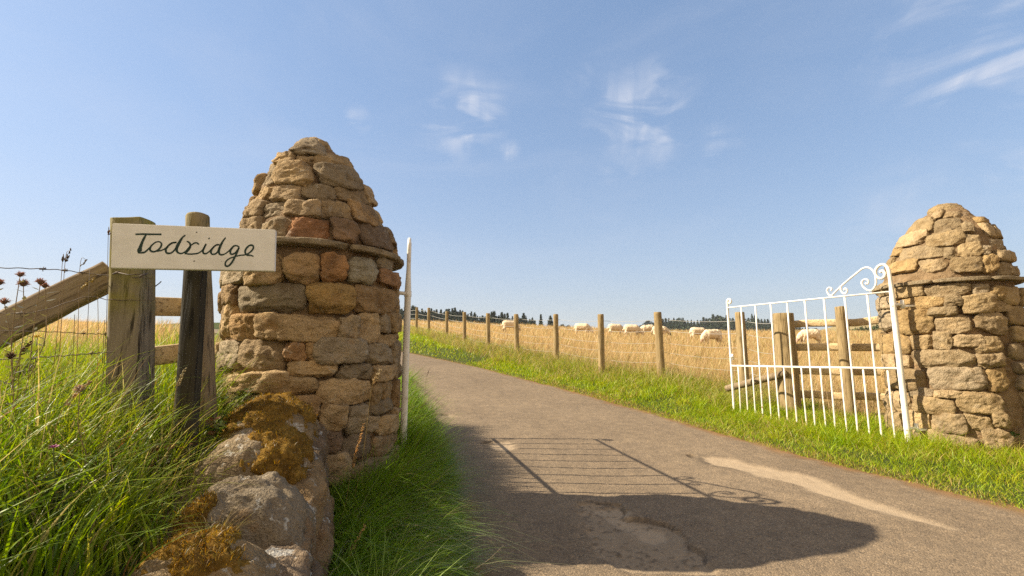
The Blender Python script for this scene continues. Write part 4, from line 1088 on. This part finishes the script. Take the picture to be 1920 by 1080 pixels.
def scatter(n, x0, x1, y0, y1, keep):
    out = np.zeros((0, 2))
    while len(out) < n:
        p = np.stack([RNG.uniform(x0, x1, n * 2), RNG.uniform(y0, y1, n * 2)], 1)
        out = np.concatenate([out, p[keep(p[:, 0], p[:, 1])]])
        if len(p) == 0: break
    return out[:n]

def grass_obj(name, label, sets, mat):
    b = MB()
    for s in sets: b.add(*s[:3], s[3])
    return tag(b.build(name, mat), label, kind='stuff')

G_LUSH = [(.22, .30, .012), (.15, .235, .012), (.30, .36, .018), (.085, .15, .012), (.33, .32, .05), (.40, .33, .13), (.27, .14, .05)]
def clump(p, s, seed): return .5 + .5 * vnoise(np.concatenate([p, np.zeros((len(p), 1))], 1), s, seed)

# long grass on the bank behind the wall
def bank(n, keep, x0, x1, y0, y1, hlo, hhi, wlo, whi, cols, probs, curl=(.03, .55), lean=(.0, .28), wind=0.0, segs=6):
    p = scatter(n, x0, x1, y0, y1, keep); P = np.concatenate([p, H(p[:, 0], p[:, 1])[:, None] - .01], 1)
    cl = clump(p, 3.0, 5)
    h = RNG.uniform(hlo, hhi, n) * (.65 + .6 * cl) * (.42 + .58 * sstep(.05, .5, xw(p[:, 1]) - p[:, 0]))
    nf = sstep(.65, 1.6, np.hypot(p[:, 0], p[:, 1])); h = h * (.62 + .38 * nf); cs_ = .35 + .65 * nf
    ang = np.where(RNG.uniform(0, 1, n) < wind, RNG.normal(.1, .9, n), RNG.uniform(0, 2 * math.pi, n))
    return blades(n, P, h, RNG.uniform(wlo, whi, n), ang, RNG.uniform(*lean, n) * cs_, RNG.uniform(*curl, n) * cs_, palette(n, cols, probs), segs)
onbank = lambda x, y: (x < xw(y) - .10 + .10 * sstep(1.3, .9, y)) & (x > -.5 - 1.4 * y) & (np.hypot(x, y) > .66)
PR = [.27, .22, .20, .12, .09, .07, .03]
S = [bank(11000, onbank, -3.6, -.85, .35, 3.4, .22, .46, .0020, .0042, G_LUSH, PR),
     bank(11000, onbank, -3.6, -.85, .3, 3.4, .10, .26, .0016, .0034, G_LUSH, PR, wind=.2),
     bank(1100, onbank, -3.2, -.9, .5, 2.6, .28, .50, .0032, .0055, G_LUSH[:4], [.3, .25, .3, .15], curl=(.5, 1.3), lean=(.05, .4)),
     bank(5000, lambda x, y: onbank(x, y) & (y > 1.25) & (y < 2.8), -2.9, -1.0, 1.2, 2.8, .38, .60, .0014, .0028, G_LUSH, PR, curl=(.05, .8), wind=.3),
     bank(500, lambda x, y: onbank(x, y) & (x > xw(y) - .55), -2.0, -.85, .7, 2.4, .2, .36, .0016, .003, G_LUSH, PR, curl=(.2, .9), wind=.3),
     bank(600, onbank, -3.2, -.9, .6, 3.0, .35, .58, .0009, .0016, [(.30, .23, .11), (.22, .17, .07), (.16, .17, .05)], [.4, .3, .3], curl=(.0, .35), lean=(.0, .3))]
grass_obj('long_grass', 'long tangled green grass on the bank behind the wall', S, M_GRASS)

def tufts(nt, per, keep, x0, x1, y0, y1, hlo, hhi, wlo, whi, cols, probs, spread=.045, curl=(.3, 1.1), segs=6, grow=lambda p: 1.0):
    """tussocks: blades that spring from one spot and arch outwards"""
    c0 = scatter(nt, x0, x1, y0, y1, keep); p = np.repeat(c0, per, 0) + RNG.normal(0, spread, (nt * per, 2))
    n = len(p); P = np.concatenate([p, H(p[:, 0], p[:, 1])[:, None] - .01], 1)
    out = np.arctan2(p[:, 1] - np.repeat(c0[:, 1], per), p[:, 0] - np.repeat(c0[:, 0], per)); lay = np.repeat(RNG.uniform(0, 2 * math.pi, nt), per)
    ang = np.where(RNG.uniform(0, 1, n) < .85, out, lay) + RNG.normal(0, .7, n)
    h = np.repeat(RNG.uniform(hlo, hhi, nt), per) * RNG.uniform(.55, 1.15, n) * grow(p)
    nf = sstep(.65, 1.6, np.hypot(p[:, 0], p[:, 1])); h = h * (.62 + .38 * nf); cs_ = .35 + .65 * nf
    cc = np.repeat(palette(nt, cols, probs, .15), per, 0) * RNG.uniform(.75, 1.25, (n, 1))
    return blades(n, P, h, RNG.uniform(wlo, whi, n) * np.maximum(1, p[:, 1] / 3.0), ang, RNG.uniform(.0, .3, n), RNG.uniform(*curl, n) * cs_, cc, segs)
G_TIP = [(.24, .32, .03), (.16, .24, .02), (.34, .38, .07), (.42, .36, .14)]
S = [tufts(70, 45, onbank, -2.8, -.75, .5, 2.9, .30, .52, .0018, .0036, G_TIP, [.4, .25, .2, .15], grow=lambda p: .45 + .55 * sstep(.05, .5, xw(p[:, 1]) - p[:, 0])),
     tufts(26, 26, onbank, -2.4, -.75, .5, 2.4, .30, .50, .0032, .0052, G_TIP, [.45, .35, .2, .0], curl=(.4, 1.1), grow=lambda p: .45 + .55 * sstep(.05, .5, xw(p[:, 1]) - p[:, 0]))]
grass_obj('grass_tussocks', 'arching tussocks among the long grass on the bank', S, M_GRASS)

# strip of soft grass between the wall, the big pillar and the road
vg = lambda x, y: (x < xl(y) + .02) & (x > xw(y) + .22 + .9 * sstep(2.3, 2.7, y) * (y < 3.6) * 0) & (np.hypot(x + 1.21, y - 2.79) > .50)
G_SOFT = [(.15, .27, .012), (.115, .215, .010), (.20, .31, .018), (.15, .17, .04), (.26, .21, .10)]
def verge(n, y0, y1, hlo, hhi, cols, probs, wmul=1.0, keep=vg, x0=-3.0, x1=.1, curl=(.4, 1.3)):
    p = scatter(n, x0, x1, y0, y1, keep); P = np.concatenate([p, H(p[:, 0], p[:, 1])[:, None] - .01], 1)
    e = np.clip((xl(p[:, 1]) - p[:, 0]) / .20, 0.15, 1)
    h = RNG.uniform(hlo, hhi, n) * (.35 + .65 * e) * (.7 + .5 * clump(p, 4.0, 6))
    ang = RNG.normal(-.35, 1.0, n)
    w = RNG.uniform(.0015, .0032, n) * wmul * np.maximum(1, p[:, 1] / 3.2)
    return blades(n, P, h, w, ang, RNG.uniform(.05, .5, n), RNG.uniform(*curl, n), palette(n, cols, probs), 5)
S = [verge(12000, .9, 4.2, .14, .30, G_SOFT, [.36, .3, .2, .09, .05]), verge(9000, .9, 4.2, .06, .15, G_SOFT, [.36, .3, .2, .09, .05]),
     verge(9000, 4.0, 10.5, .10, .26, G_SOFT + [(.16, .19, .035)], [.3, .2, .2, .1, .05, .15], 1.3),
     verge(6500, 2.9, 5.6, .36, .56, G_SOFT, [.3, .25, .2, .15, .1], 1.2, keep=lambda x, y: vg(x, y) & (np.abs(x - (-.72 - .33 * (y - 3.12))) < .16), curl=(.1, .7)),
     verge(2600, 1.2, 3.3, .26, .40, G_SOFT, [.3, .25, .25, .12, .08], 1.1, keep=lambda x, y: vg(x, y) & (xl(y) - x > .22)),
     verge(2600, 1.9, 3.3, .30, .46, G_SOFT, [.3, .25, .25, .12, .08], 1.1, keep=lambda x, y: vg(x, y) & (np.hypot(x + 1.21, y - 2.79) < .74), curl=(.2, .9)),
     tufts(150, 60, lambda x, y: vg(x, y) & (xl(y) - x > .06), -1.2, .1, 1.2, 3.6, .22, .42, .0014, .0026, G_SOFT[:3] + [(.30, .38, .08)], [.3, .2, .25, .25], grow=lambda p: np.clip((xl(p[:, 1]) - p[:, 0]) / .25, .35, 1)),
     verge(420, 1.2, 3.4, .30, .46, [(.34, .38, .20), (.40, .36, .18), (.22, .30, .10)], [.4, .3, .3], 1.0, curl=(.9, 1.6)),
     verge(700, 1.0, 3.6, .26, .42, G_SOFT, [.2, .2, .3, .2, .1], 1.2)]
grass_obj('soft_grass', 'soft shaded grass between the wall and the left edge of the road', S, M_GRASS)

# right-hand verge: short bright turf by the road, rougher towards the fence and gate
G_TURF = [(.29, .385, .006), (.24, .345, .006), (.37, .42, .010), (.17, .255, .008), (.42, .39, .04), (.42, .31, .09)]
rv = lambda x, y: (x > xr(y) - .03) & (x < xf(y) + .5) & (np.hypot(x - 4.27, y - 4.48) > .56) & (x < 1.35 * y + .6)
def turf(n, y0, y1, x0, x1, keep, hmin, hmax, cols, probs, wmul=1.0, tall_far=True, segs=4, power=1.0):
    p = scatter(n, x0, x1, y0, y1, keep); P = np.concatenate([p, H(p[:, 0], p[:, 1])[:, None] - .01], 1)
    e = np.clip((p[:, 0] - xr(p[:, 1])) / 1.25, 0, 1) ** power
    h = (hmin + (hmax - hmin) * e) * RNG.uniform(.55, 1.2, n) * (.65 + .7 * clump(p, 2.2, 7))
    w = RNG.uniform(.0012, .0026, n) * wmul * np.maximum(1, p[:, 1] / 4.0)
    return blades(n, P, h, w, RNG.uniform(0, 2 * math.pi, n), RNG.uniform(.0, .5, n), RNG.uniform(.1, 1.0, n), palette(n, cols, probs), segs)
q5 = [.28, .23, .22, .13, .10, .04]
gate_a, gate_b = np.array([3.63, 4.30]), np.array([2.9, 6.1])
def near_gate(x, y):
    P = np.stack([x, y], 1); return rv(x, y) & (line_d(P, [gate_a, gate_b]) < .30)
S = [turf(26000, 2.3, 6.2, .5, 6.5, rv, .055, .15, G_TURF, q5), turf(26000, 6.0, 12.0, -3, 5.5, rv, .055, .17, G_TURF, q5, 1.1),
     turf(16000, 12.0, 27, -12, 2.5, rv, .06, .18, G_TURF, q5, 1.3, segs=3),
     turf(3600, 4.0, 6.6, 2.4, 4.4, near_gate, .10, .16, G_TURF, q5, 1.2, segs=5), turf(1500, 4.0, 5.0, 3.0, 4.4, near_gate, .16, .26, G_TURF, q5, 1.2, segs=5),
     turf(1600, 2.4, 4.6, 3.2, 6.2, lambda x, y: rv(x, y) & (np.hypot(x - 4.27, y - 4.48) < .95), .07, .13, G_TURF, q5, 1.3, segs=5),
     turf(5000, 6.2, 24, -8, 5.5, lambda x, y: rv(x, y) & (x > xf(y) - .75), .12, .34, [(.22, .24, .035), (.15, .19, .03), (.36, .28, .10), (.30, .26, .06)], [.3, .25, .25, .2], 1.0, segs=4)]
S += [turf(2600, 2.4, 9.0, -1, 6.5, lambda x, y: rv(x, y) & (x < xr(y) + .14), .05, .10, [(.44, .30, .10), (.36, .22, .07), (.40, .36, .08)], [.4, .3, .3], 1.1),
      turf(4200, 2.6, 12, -3, 6.5, lambda x, y: rv(x, y) & (clump(np.stack([x, y], 1), 1.7, 33) > .62), .07, .22, [(.46, .36, .12), (.36, .34, .06), (.40, .28, .09)], [.4, .4, .2], 1.1),
      tufts(60, 40, lambda x, y: rv(x, y) & (x > xr(y) + .25), 0, 6.4, 2.8, 8.5, .12, .26, .0011, .0020, G_TURF[:4], [.3, .3, .25, .15])]
S += [turf(9000, 6.0, 24, -8, 5.5, lambda x, y: rv(x, y) & (x > xf(y) - .9), .16, .40, [(.46, .36, .15), (.34, .34, .06), (.26, .30, .04), (.40, .30, .11)], [.3, .3, .2, .2], .9)]
grass_obj('verge_turf', 'bright green turf along the right side of the road', S, M_GRASS)

# dry straw-coloured field grass
G_DRY = [(.47, .345, .155), (.56, .42, .20), (.40, .285, .12), (.34, .265, .10), (.28, .26, .07)]
rfld = lambda x, y: (x > xf(y) + .05) & (x < 1.30 * y + 1) & (RNG.uniform(0, 1, len(y)) < np.clip(9.0 / y, 0, 1) ** 1.2)
def straw(n, x0, x1, y0, y1, keep, hlo, hhi, cols=G_DRY, probs=(.34, .26, .2, .14, .06)):
    p = scatter(n, x0, x1, y0, y1, keep); P = np.concatenate([p, H(p[:, 0], p[:, 1])[:, None] - .01], 1)
    d_ = p[:, 1]
    h = RNG.uniform(hlo, hhi, n) * (.6 + .7 * clump(p, .8, 12)); w = RNG.uniform(.0016, .0032, n) * np.maximum(1, d_ / 6.0)
    return blades(n, P, h, w, RNG.normal(.2, 1.3, n), RNG.uniform(.0, .45, n), RNG.uniform(.0, .6, n), palette(n, cols, list(probs), .15), 3)
lfld = lambda x, y: (x < xw(y) - .5) & (x > -1.35 * y - 1) & (RNG.uniform(0, 1, len(y)) < np.clip(7.0 / y, 0, 1))
S = [straw(60000, -14, 48, 5.2, 47, rfld, .22, .46), straw(14000, 1, 12, 5.2, 12, lambda x, y: (x > xf(y) + .02) & (x < 1.3 * y + 1), .2, .5),
     straw(26000, -60, -2, 4.2, 45, lfld, .2, .42)]
grass_obj('dry_field_grass', 'dry straw coloured grass covering the fields', S, M_DRY)
S = [straw(5000, -9, -1.2, 2.7, 5.2, lambda x, y: (x < xw(y) - .35) & (x > -1.35 * y - 1), .14, .34, [(.16, .20, .04), (.13, .16, .03), (.30, .25, .09)], (.4, .3, .3))]
grass_obj('field_edge_grass', 'greener grass along the field edge behind the left fence', S, M_GRASS)

# moss fuzz
for (mo, P, o3) in globals().get('MOSS_FUZZ', []):
    n = len(P)
    V, Q, T, C = blades(n, P - .002, RNG.uniform(.006, .016, n), RNG.uniform(.0008, .0014, n), RNG.uniform(0, 6.28, n), RNG.uniform(0, .8, n), RNG.uniform(0, .6, n),
                        palette(n, [(.26, .155, .02), (.17, .09, .015), (.30, .20, .035), (.11, .09, .02)], [.4, .25, .2, .15]), 2)
    f = build('moss_shoots', V, Q, T, M_DRY, mo, C, origin=o3); f['kind'] = 'stuff'
# moss_shoots sit one level too deep for parts, so fold them into the moss itself
for o in [o for o in bpy.data.objects if o.name.startswith('moss_shoots')]:
    mo = o.parent; me, fe = mo.data, o.data
    bm = bmesh.new(); bm.from_mesh(me); n0 = len(bm.faces); bm.from_mesh(fe); bm.faces.ensure_lookup_table()
    for f in bm.faces[n0:]: f.material_index = 1
    bm.to_mesh(me); bm.free(); me.materials.append(M_DRY)
    bpy.data.objects.remove(o)

# ---------------------------------------------------------------- single plants
def stalk(label, base_px, head_px, Y, hc=(.42, .30, .14), sc=(.30, .23, .09), hr=.006, nh=46, dY=0.0, bend=.15, name='grass_stalk', r=.0009):
    """a flowering grass stem: thin stem and a spikelet head made of many small husks"""
    h0, h1 = at(*head_px[0], Y), at(*head_px[1], Y)                    # tip and foot of the head
    q = at(*base_px, Y + dY); zb = Hp(q[0], q[1]); q = np.array([q[0], q[1], min(zb, q[2])])
    mid = (q + h1) / 2 + [bend * .1, 0, 0]
    root = thing(name, label, 'grass plant', q)
    b = MB(); s = spline([q, mid, h1, h0], 26); b.add(*tube(s, np.linspace(r * 1.3, r * .6, 26), 5), c=sc); b.build('stem', M_DRY, root, origin=q)
    hb_ = MB(); g = np.random.default_rng(int(base_px[0] * 7 + base_px[1]))
    L_ = np.linalg.norm(h0 - h1); ax = (h0 - h1) / L_
    for k in range(nh):
        t = g.uniform(0, 1); c0 = h1 + (h0 - h1) * t; a = g.normal(size=3); a -= ax * a.dot(ax); a /= np.linalg.norm(a)
        e = c0 + (a * hr * 1.3 + ax * .011) * g.uniform(.6, 1.2) * (1.15 - t * .5)
        hb_.add(*tube([c0, (c0 + e) / 2 + a * hr * .3, e], [.0008, .0022, .0004], 5), c=np.array(hc) * g.uniform(.75, 1.25))
    hb_.build('seed_head', M_DRY, root, origin=q)
    return root
stalk('tall golden grass stalk standing in front of the big pillar', (618, 990), ((682, 795), (660, 878)), 2.0, (.50, .33, .13), hr=.006, nh=70)
stalk('golden grass stalk leaning at the foot of the wall near the bottom edge', (635, 1075), ((684, 985), (652, 1045)), 1.75, (.48, .36, .16), hr=.006, nh=50)
stalk('pale feathery grass head against the middle stones of the big pillar', (655, 840), ((714, 692), (698, 722)), 2.15, (.45, .36, .2), hr=.009, nh=50)
stalk('thin dark stalk rising over the road just right of the edge on gate', (782, 800), ((806, 690), (800, 706)), 4.3, (.20, .14, .08), (.16, .11, .06), .004, 14)
stalk('tall grass head of dark spikelets against the sky left of the brace', (108, 650), ((132, 468), (122, 492)), 1.5, (.14, .10, .07), (.26, .19, .10), .004, 16)
stalk('short dark grass head just left of the tallest one against the sky', (100, 640), ((120, 482), (117, 492)), 1.52, (.14, .10, .07), (.26, .19, .10), .004, 10)
stalk('fine grass head drooping against the sky close to the brace', (148, 640), ((162, 486), (150, 500)), 1.56, (.2, .16, .1), (.26, .19, .10), .003, 7)
stalk('tiny dark head on a hair thin stem beside the left edge of the name board', (200, 660), ((205, 435), (203, 442)), 1.5, (.22, .13, .09), (.2, .16, .1), .004, 9)
stalk('bent yellow grass ear hanging in front of the brace', (196, 650), ((152, 540), (180, 520)), 1.5, (.46, .36, .13), hr=.004, nh=26)
stalk('pale arched grass head in front of the foot of the dark sign post', (300, 800), ((348, 690), (330, 730)), 1.45, (.42, .36, .2), hr=.004, nh=24)
stalk('long straw coloured stalk lying across the left part of the bank', (40, 800), ((170, 715), (120, 762)), 1.1, (.46, .36, .2), hr=.004, nh=20)
stalk('brown grass head rising at the left edge over the long grass', (20, 740), ((60, 640), (40, 660)), 1.3, (.22, .14, .08), hr=.004, nh=20)

M_PINK = mat_plain('pink_petal', (0.50, 0.16, 0.34), 0.6, 0.2)
M_YELLOW = mat_plain('yellow_petal', (0.75, 0.52, 0.03), 0.6, 0.2)
def thistle(label, foot_px, Y, heads, hcol=(.36, .22, .15), name='thistle'):
    q = at(*foot_px, Y); q = np.array([q[0], q[1], Hp(q[0], q[1])])
    root = thing(name, label, 'thistle', q); g = np.random.default_rng(int(foot_px[0] * 13 + foot_px[1] + len(heads)))
    hs = [at(u, v, Y + dy) for (u, v, r_, dy) in heads]
    top = np.mean(hs, 0); fork = q + (top - q) * .45 + [.03, 0, .02]
    b = MB(); b.add(*tube(spline([q, (q + fork) / 2 + [.01, 0, 0], fork], 10), np.linspace(.0017, .0014, 10), 6), c=(.27, .22, .10))
    lv = MB()
    for hpos in hs:
        s = spline([fork, (fork + hpos) / 2 + [.012 * g.normal(), .01 * g.normal(), -.01], hpos], 14)
        b.add(*tube(s, np.linspace(.0014, .0010, 14), 5), c=(.27, .20, .10))
        for k in range(2, 13):
            a = g.uniform(0, 6.28); d_ = np.array([math.cos(a), math.sin(a), .35]); d_ /= np.linalg.norm(d_); L_ = g.uniform(.015, .04)
            side = np.cross(d_, (0, 0, 1)) * L_ * .16
            e = s[k] + d_ * L_
            lv.add(np.array([s[k], s[k] + d_ * L_ * .4 + side, e, s[k] + d_ * L_ * .4 - side]), np.array([[0, 1, 2, 3]]), None, np.array((.16, .14, .06)) * g.uniform(.7, 1.2))
    b.build('stem', M_LEAF, root, origin=q); lv.build('leaf_sprays', M_LEAF, root, origin=q, smooth=False)
    for (u, v, r_, dy), hpos in zip(heads, hs):
        hb_ = MB(); R_ = r_ * (Y + dy) / F_PX
        P, Q = cubesphere(6); P = P / np.linalg.norm(P, axis=1)[:, None]
        hb_.add(hpos + P * R_ * .55 * [1, 1, 1.1], Q, None, np.array(hcol) * .6)
        for k in range(110):
            a = g.normal(size=3); a[2] = abs(a[2]) * 1.1 - .25; a /= np.linalg.norm(a); L_ = R_ * g.uniform(.8, 1.25)
            hb_.add(*tube([hpos + a * R_ * .4, hpos + a * L_], [R_ * .075, R_ * .02], 4, cap=False), c=np.array(hcol) * g.uniform(.7, 1.7))
        hb_.build('flower_head', M_DRY, root, origin=q)
    return root
thistle('brown seeding thistle with two stacked heads below the barbed wire at the left', (8, 690), 1.30, [(38, 515, 7, 0), (44, 532, 9, .01), (8, 566, 8, -.02)])
thistle('brown seeding thistle with a pair of heads nearest to the sloping brace', (20, 690), 1.36, [(76, 529, 8, 0), (84, 536, 7, .02)])
thistle('brown thistle head cut by the left edge of the picture', (-30, 680), 1.25, [(-1, 530, 8, 0)])
thistle('withered dark thistle head low in the grass at the far left', (14, 720), 1.2, [(20, 668, 8, 0)], (.16, .10, .06))
thistle('fluffy pale seed head over the grass in the middle of the bank', (150, 800), 1.2, [(150, 730, 9, 0)], (.40, .30, .22))
def flower(label, px, Y, foot, mat, r, name):
    h = at(*px, Y); q = at(*foot, Y); q = np.array([q[0], q[1], Hp(q[0], q[1])])
    root = thing(name, label, 'flower', q); b = MB(); b.add(*tube(spline([q, (q + h) / 2 + [.01, 0, 0], h], 12), .0012, 5), c=(.10, .13, .03)); b.build('stem', M_LEAF, root, origin=q)
    pb = MB(); g = np.random.default_rng(3)
    for k in range(26):
        a = 2 * math.pi * k / 26; d_ = np.array([math.cos(a), math.sin(a), g.uniform(.1, .9)]); d_ /= np.linalg.norm(d_); s = np.array([-math.sin(a), math.cos(a), 0]) * r * .16
        pb.add(np.array([h, h + d_ * r * .6 + s, h + d_ * r, h + d_ * r * .6 - s]), np.array([[0, 1, 2, 3]]))
    pb.build('petals', mat, root, origin=q, smooth=False)
flower('small pink flower in the long grass on the bank', (100, 840), 1.05, (108, 930), M_PINK, .013, 'pink_flower')
flower('small yellow flower under the sloping brace', (70, 633), 1.55, (62, 700), M_YELLOW, .016, 'yellow_flower')

def weed(label, x, y, n, hgt, spread, seed, cols):
    z = Hp(x, y); q = np.array([x, y, z]); root = thing('leafy_weed', label, 'weed', q, 0, 'leafy weeds in the long grass')
    g = np.random.default_rng(seed); st = MB(); lv = MB()
    for k in range(n):
        a = g.uniform(0, 6.28); tip = q + [spread * math.cos(a) * g.uniform(.2, 1), spread * math.sin(a) * g.uniform(.2, 1), hgt * g.uniform(.55, 1.0)]
        s = spline([q + g.normal(0, .01, 3) * [1, 1, 0], (q + tip) / 2 + [0, 0, .05 * hgt], tip], 12); st.add(*tube(s, .0016, 5), c=(.13, .11, .04))
        for i in range(3, 12):
            for sd in (0, 1):
                b = g.uniform(0, 6.28); d_ = np.array([math.cos(b), math.sin(b), g.uniform(-.3, .5)]); d_ /= np.linalg.norm(d_); L_ = g.uniform(.018, .045)
                sv = np.cross(d_, g.normal(size=3)); sv /= np.linalg.norm(sv); sv *= L_ * .26
                c = np.array(cols[g.integers(len(cols))]) * g.uniform(.7, 1.3)
                lv.add(np.array([s[i], s[i] + d_ * L_ * .35 + sv, s[i] + d_ * L_ * .75 + sv * .7, s[i] + d_ * L_, s[i] + d_ * L_ * .75 - sv * .7, s[i] + d_ * L_ * .35 - sv]),
                       np.array([[0, 1, 2, 5], [2, 3, 4, 5]]), None, c)
    st.build('stem', M_LEAF, root, origin=q); lv.build('leaf_sprays', M_LEAF, root, origin=q, smooth=False)
GW = [(.075, .120, .025), (.10, .14, .03), (.14, .15, .035)]
weed('leafy weed clump between the dark sign post and the big pillar', -1.33, 2.22, 16, .34, .16, 1, GW)
weed('leafy weed at the foot of the dark sign post on its right', -1.17, 1.90, 10, .26, .13, 2, GW + [(.22, .11, .05)])
weed('reddish brown dying weed just behind the widest mossy coping stone', -1.18, 1.62, 10, .22, .12, 3, [(.20, .10, .045), (.15, .09, .04), (.12, .11, .03)])
weed('yellowing weed at the left edge below the sloping brace', -1.62, 1.38, 14, .36, .2, 4, [(.16, .18, .03), (.20, .20, .045), (.11, .14, .03)])
weed('low dark leaved weed beside the near end of the wall', -1.06, 1.06, 9, .16, .13, 6, GW)
weed('leafy weed under the square corner post', -1.62, 1.62, 10, .25, .15, 7, GW)

qd = on_ground(1885, 845)
weed('dark broad leaved weed in the turf at the foot of the right pillar', qd[0], qd[1], 14, .17, .16, 8, [(.045, .085, .015), (.06, .11, .02)])
qd = on_ground(1310, 690)
weed('tall pale weed in the rough grass left of the white gate end', qd[0], qd[1], 9, .34, .16, 9, [(.16, .20, .03), (.20, .20, .05)])

def tuft(label, px, Y, n, h, cols, seed):
    q = at(*px, Y); root = None; g = np.random.default_rng(seed)
    P = q + g.normal(0, .012, (n, 3)) * [1, 1, .2]
    V, Q, T, C = blades(n, P, g.uniform(.5, 1, n) * h, g.uniform(.0009, .0018, n), g.uniform(0, 6.28, n), g.uniform(.2, 1.0, n), g.uniform(.1, .9, n), palette(n, cols, [1 / len(cols)] * len(cols)), 4)
    o = build('grass_tuft', V, Q, T, M_DRY, None, C, origin=q); o.location = q
    tag(o, label, 'grass tuft', 'grass tufts growing on the wall')
tuft('small pale tuft growing from the road side of the coping', (566, 893), 1.86, 34, .055, [(.30, .27, .09), (.20, .20, .06), (.36, .28, .14)], 1)
tuft('dry brown tuft on top of the nearest coping stones', (395, 1030), 1.16, 130, .10, [(.30, .20, .07), (.20, .17, .04), (.36, .26, .12)], 2)

tw0, tw1 = on_ground(885, 1076), on_ground(944, 1043)
tw = MB(); tw.add(*tube(spline([tw0 + [0, 0, .012], (tw0 + tw1) / 2 + [0, 0, .022], tw1 + [0, 0, .05]], 12), np.linspace(.004, .0015, 12), 6)); tw.add(*tube([(tw0 + tw1) / 2 + [0, 0, .02], (tw0 + tw1) / 2 + [.03, .01, .03]], [.002, .001], 5))
o = tw.build('twig', mat_plain('bleached_twig', (0.55, 0.42, 0.26), 0.8, 0.2), None, origin=tw0); o.location = tw0
tag(o, 'bleached dry twig lying at the left edge of the road', 'twig')

# ---------------------------------------------------------------- summer haze in the air
hv = bpy.data.materials.new('summer_haze'); hv.use_nodes = True
N = NT(hv.node_tree); N.n.clear()
pv = N.new('ShaderNodeVolumePrincipled', {'Color': (0.80, 0.86, 0.92, 1), 'Density': 0.0004})
N.new('ShaderNodeOutputMaterial', {'Volume': pv.outputs[0]})
bm = bmesh.new(); bmesh.ops.create_cube(bm, size=1.0)
me = bpy.data.meshes.new('haze'); bm.to_mesh(me); bm.free(); me.materials.append(hv)
hz = bpy.data.objects.new('haze', me); COL.objects.link(hz)
hz.location = (70, 160, 10.5); hz.scale = (860, 420, 24.0)
tag(hz, 'thin summer haze over the fields and woods', kind='stuff')
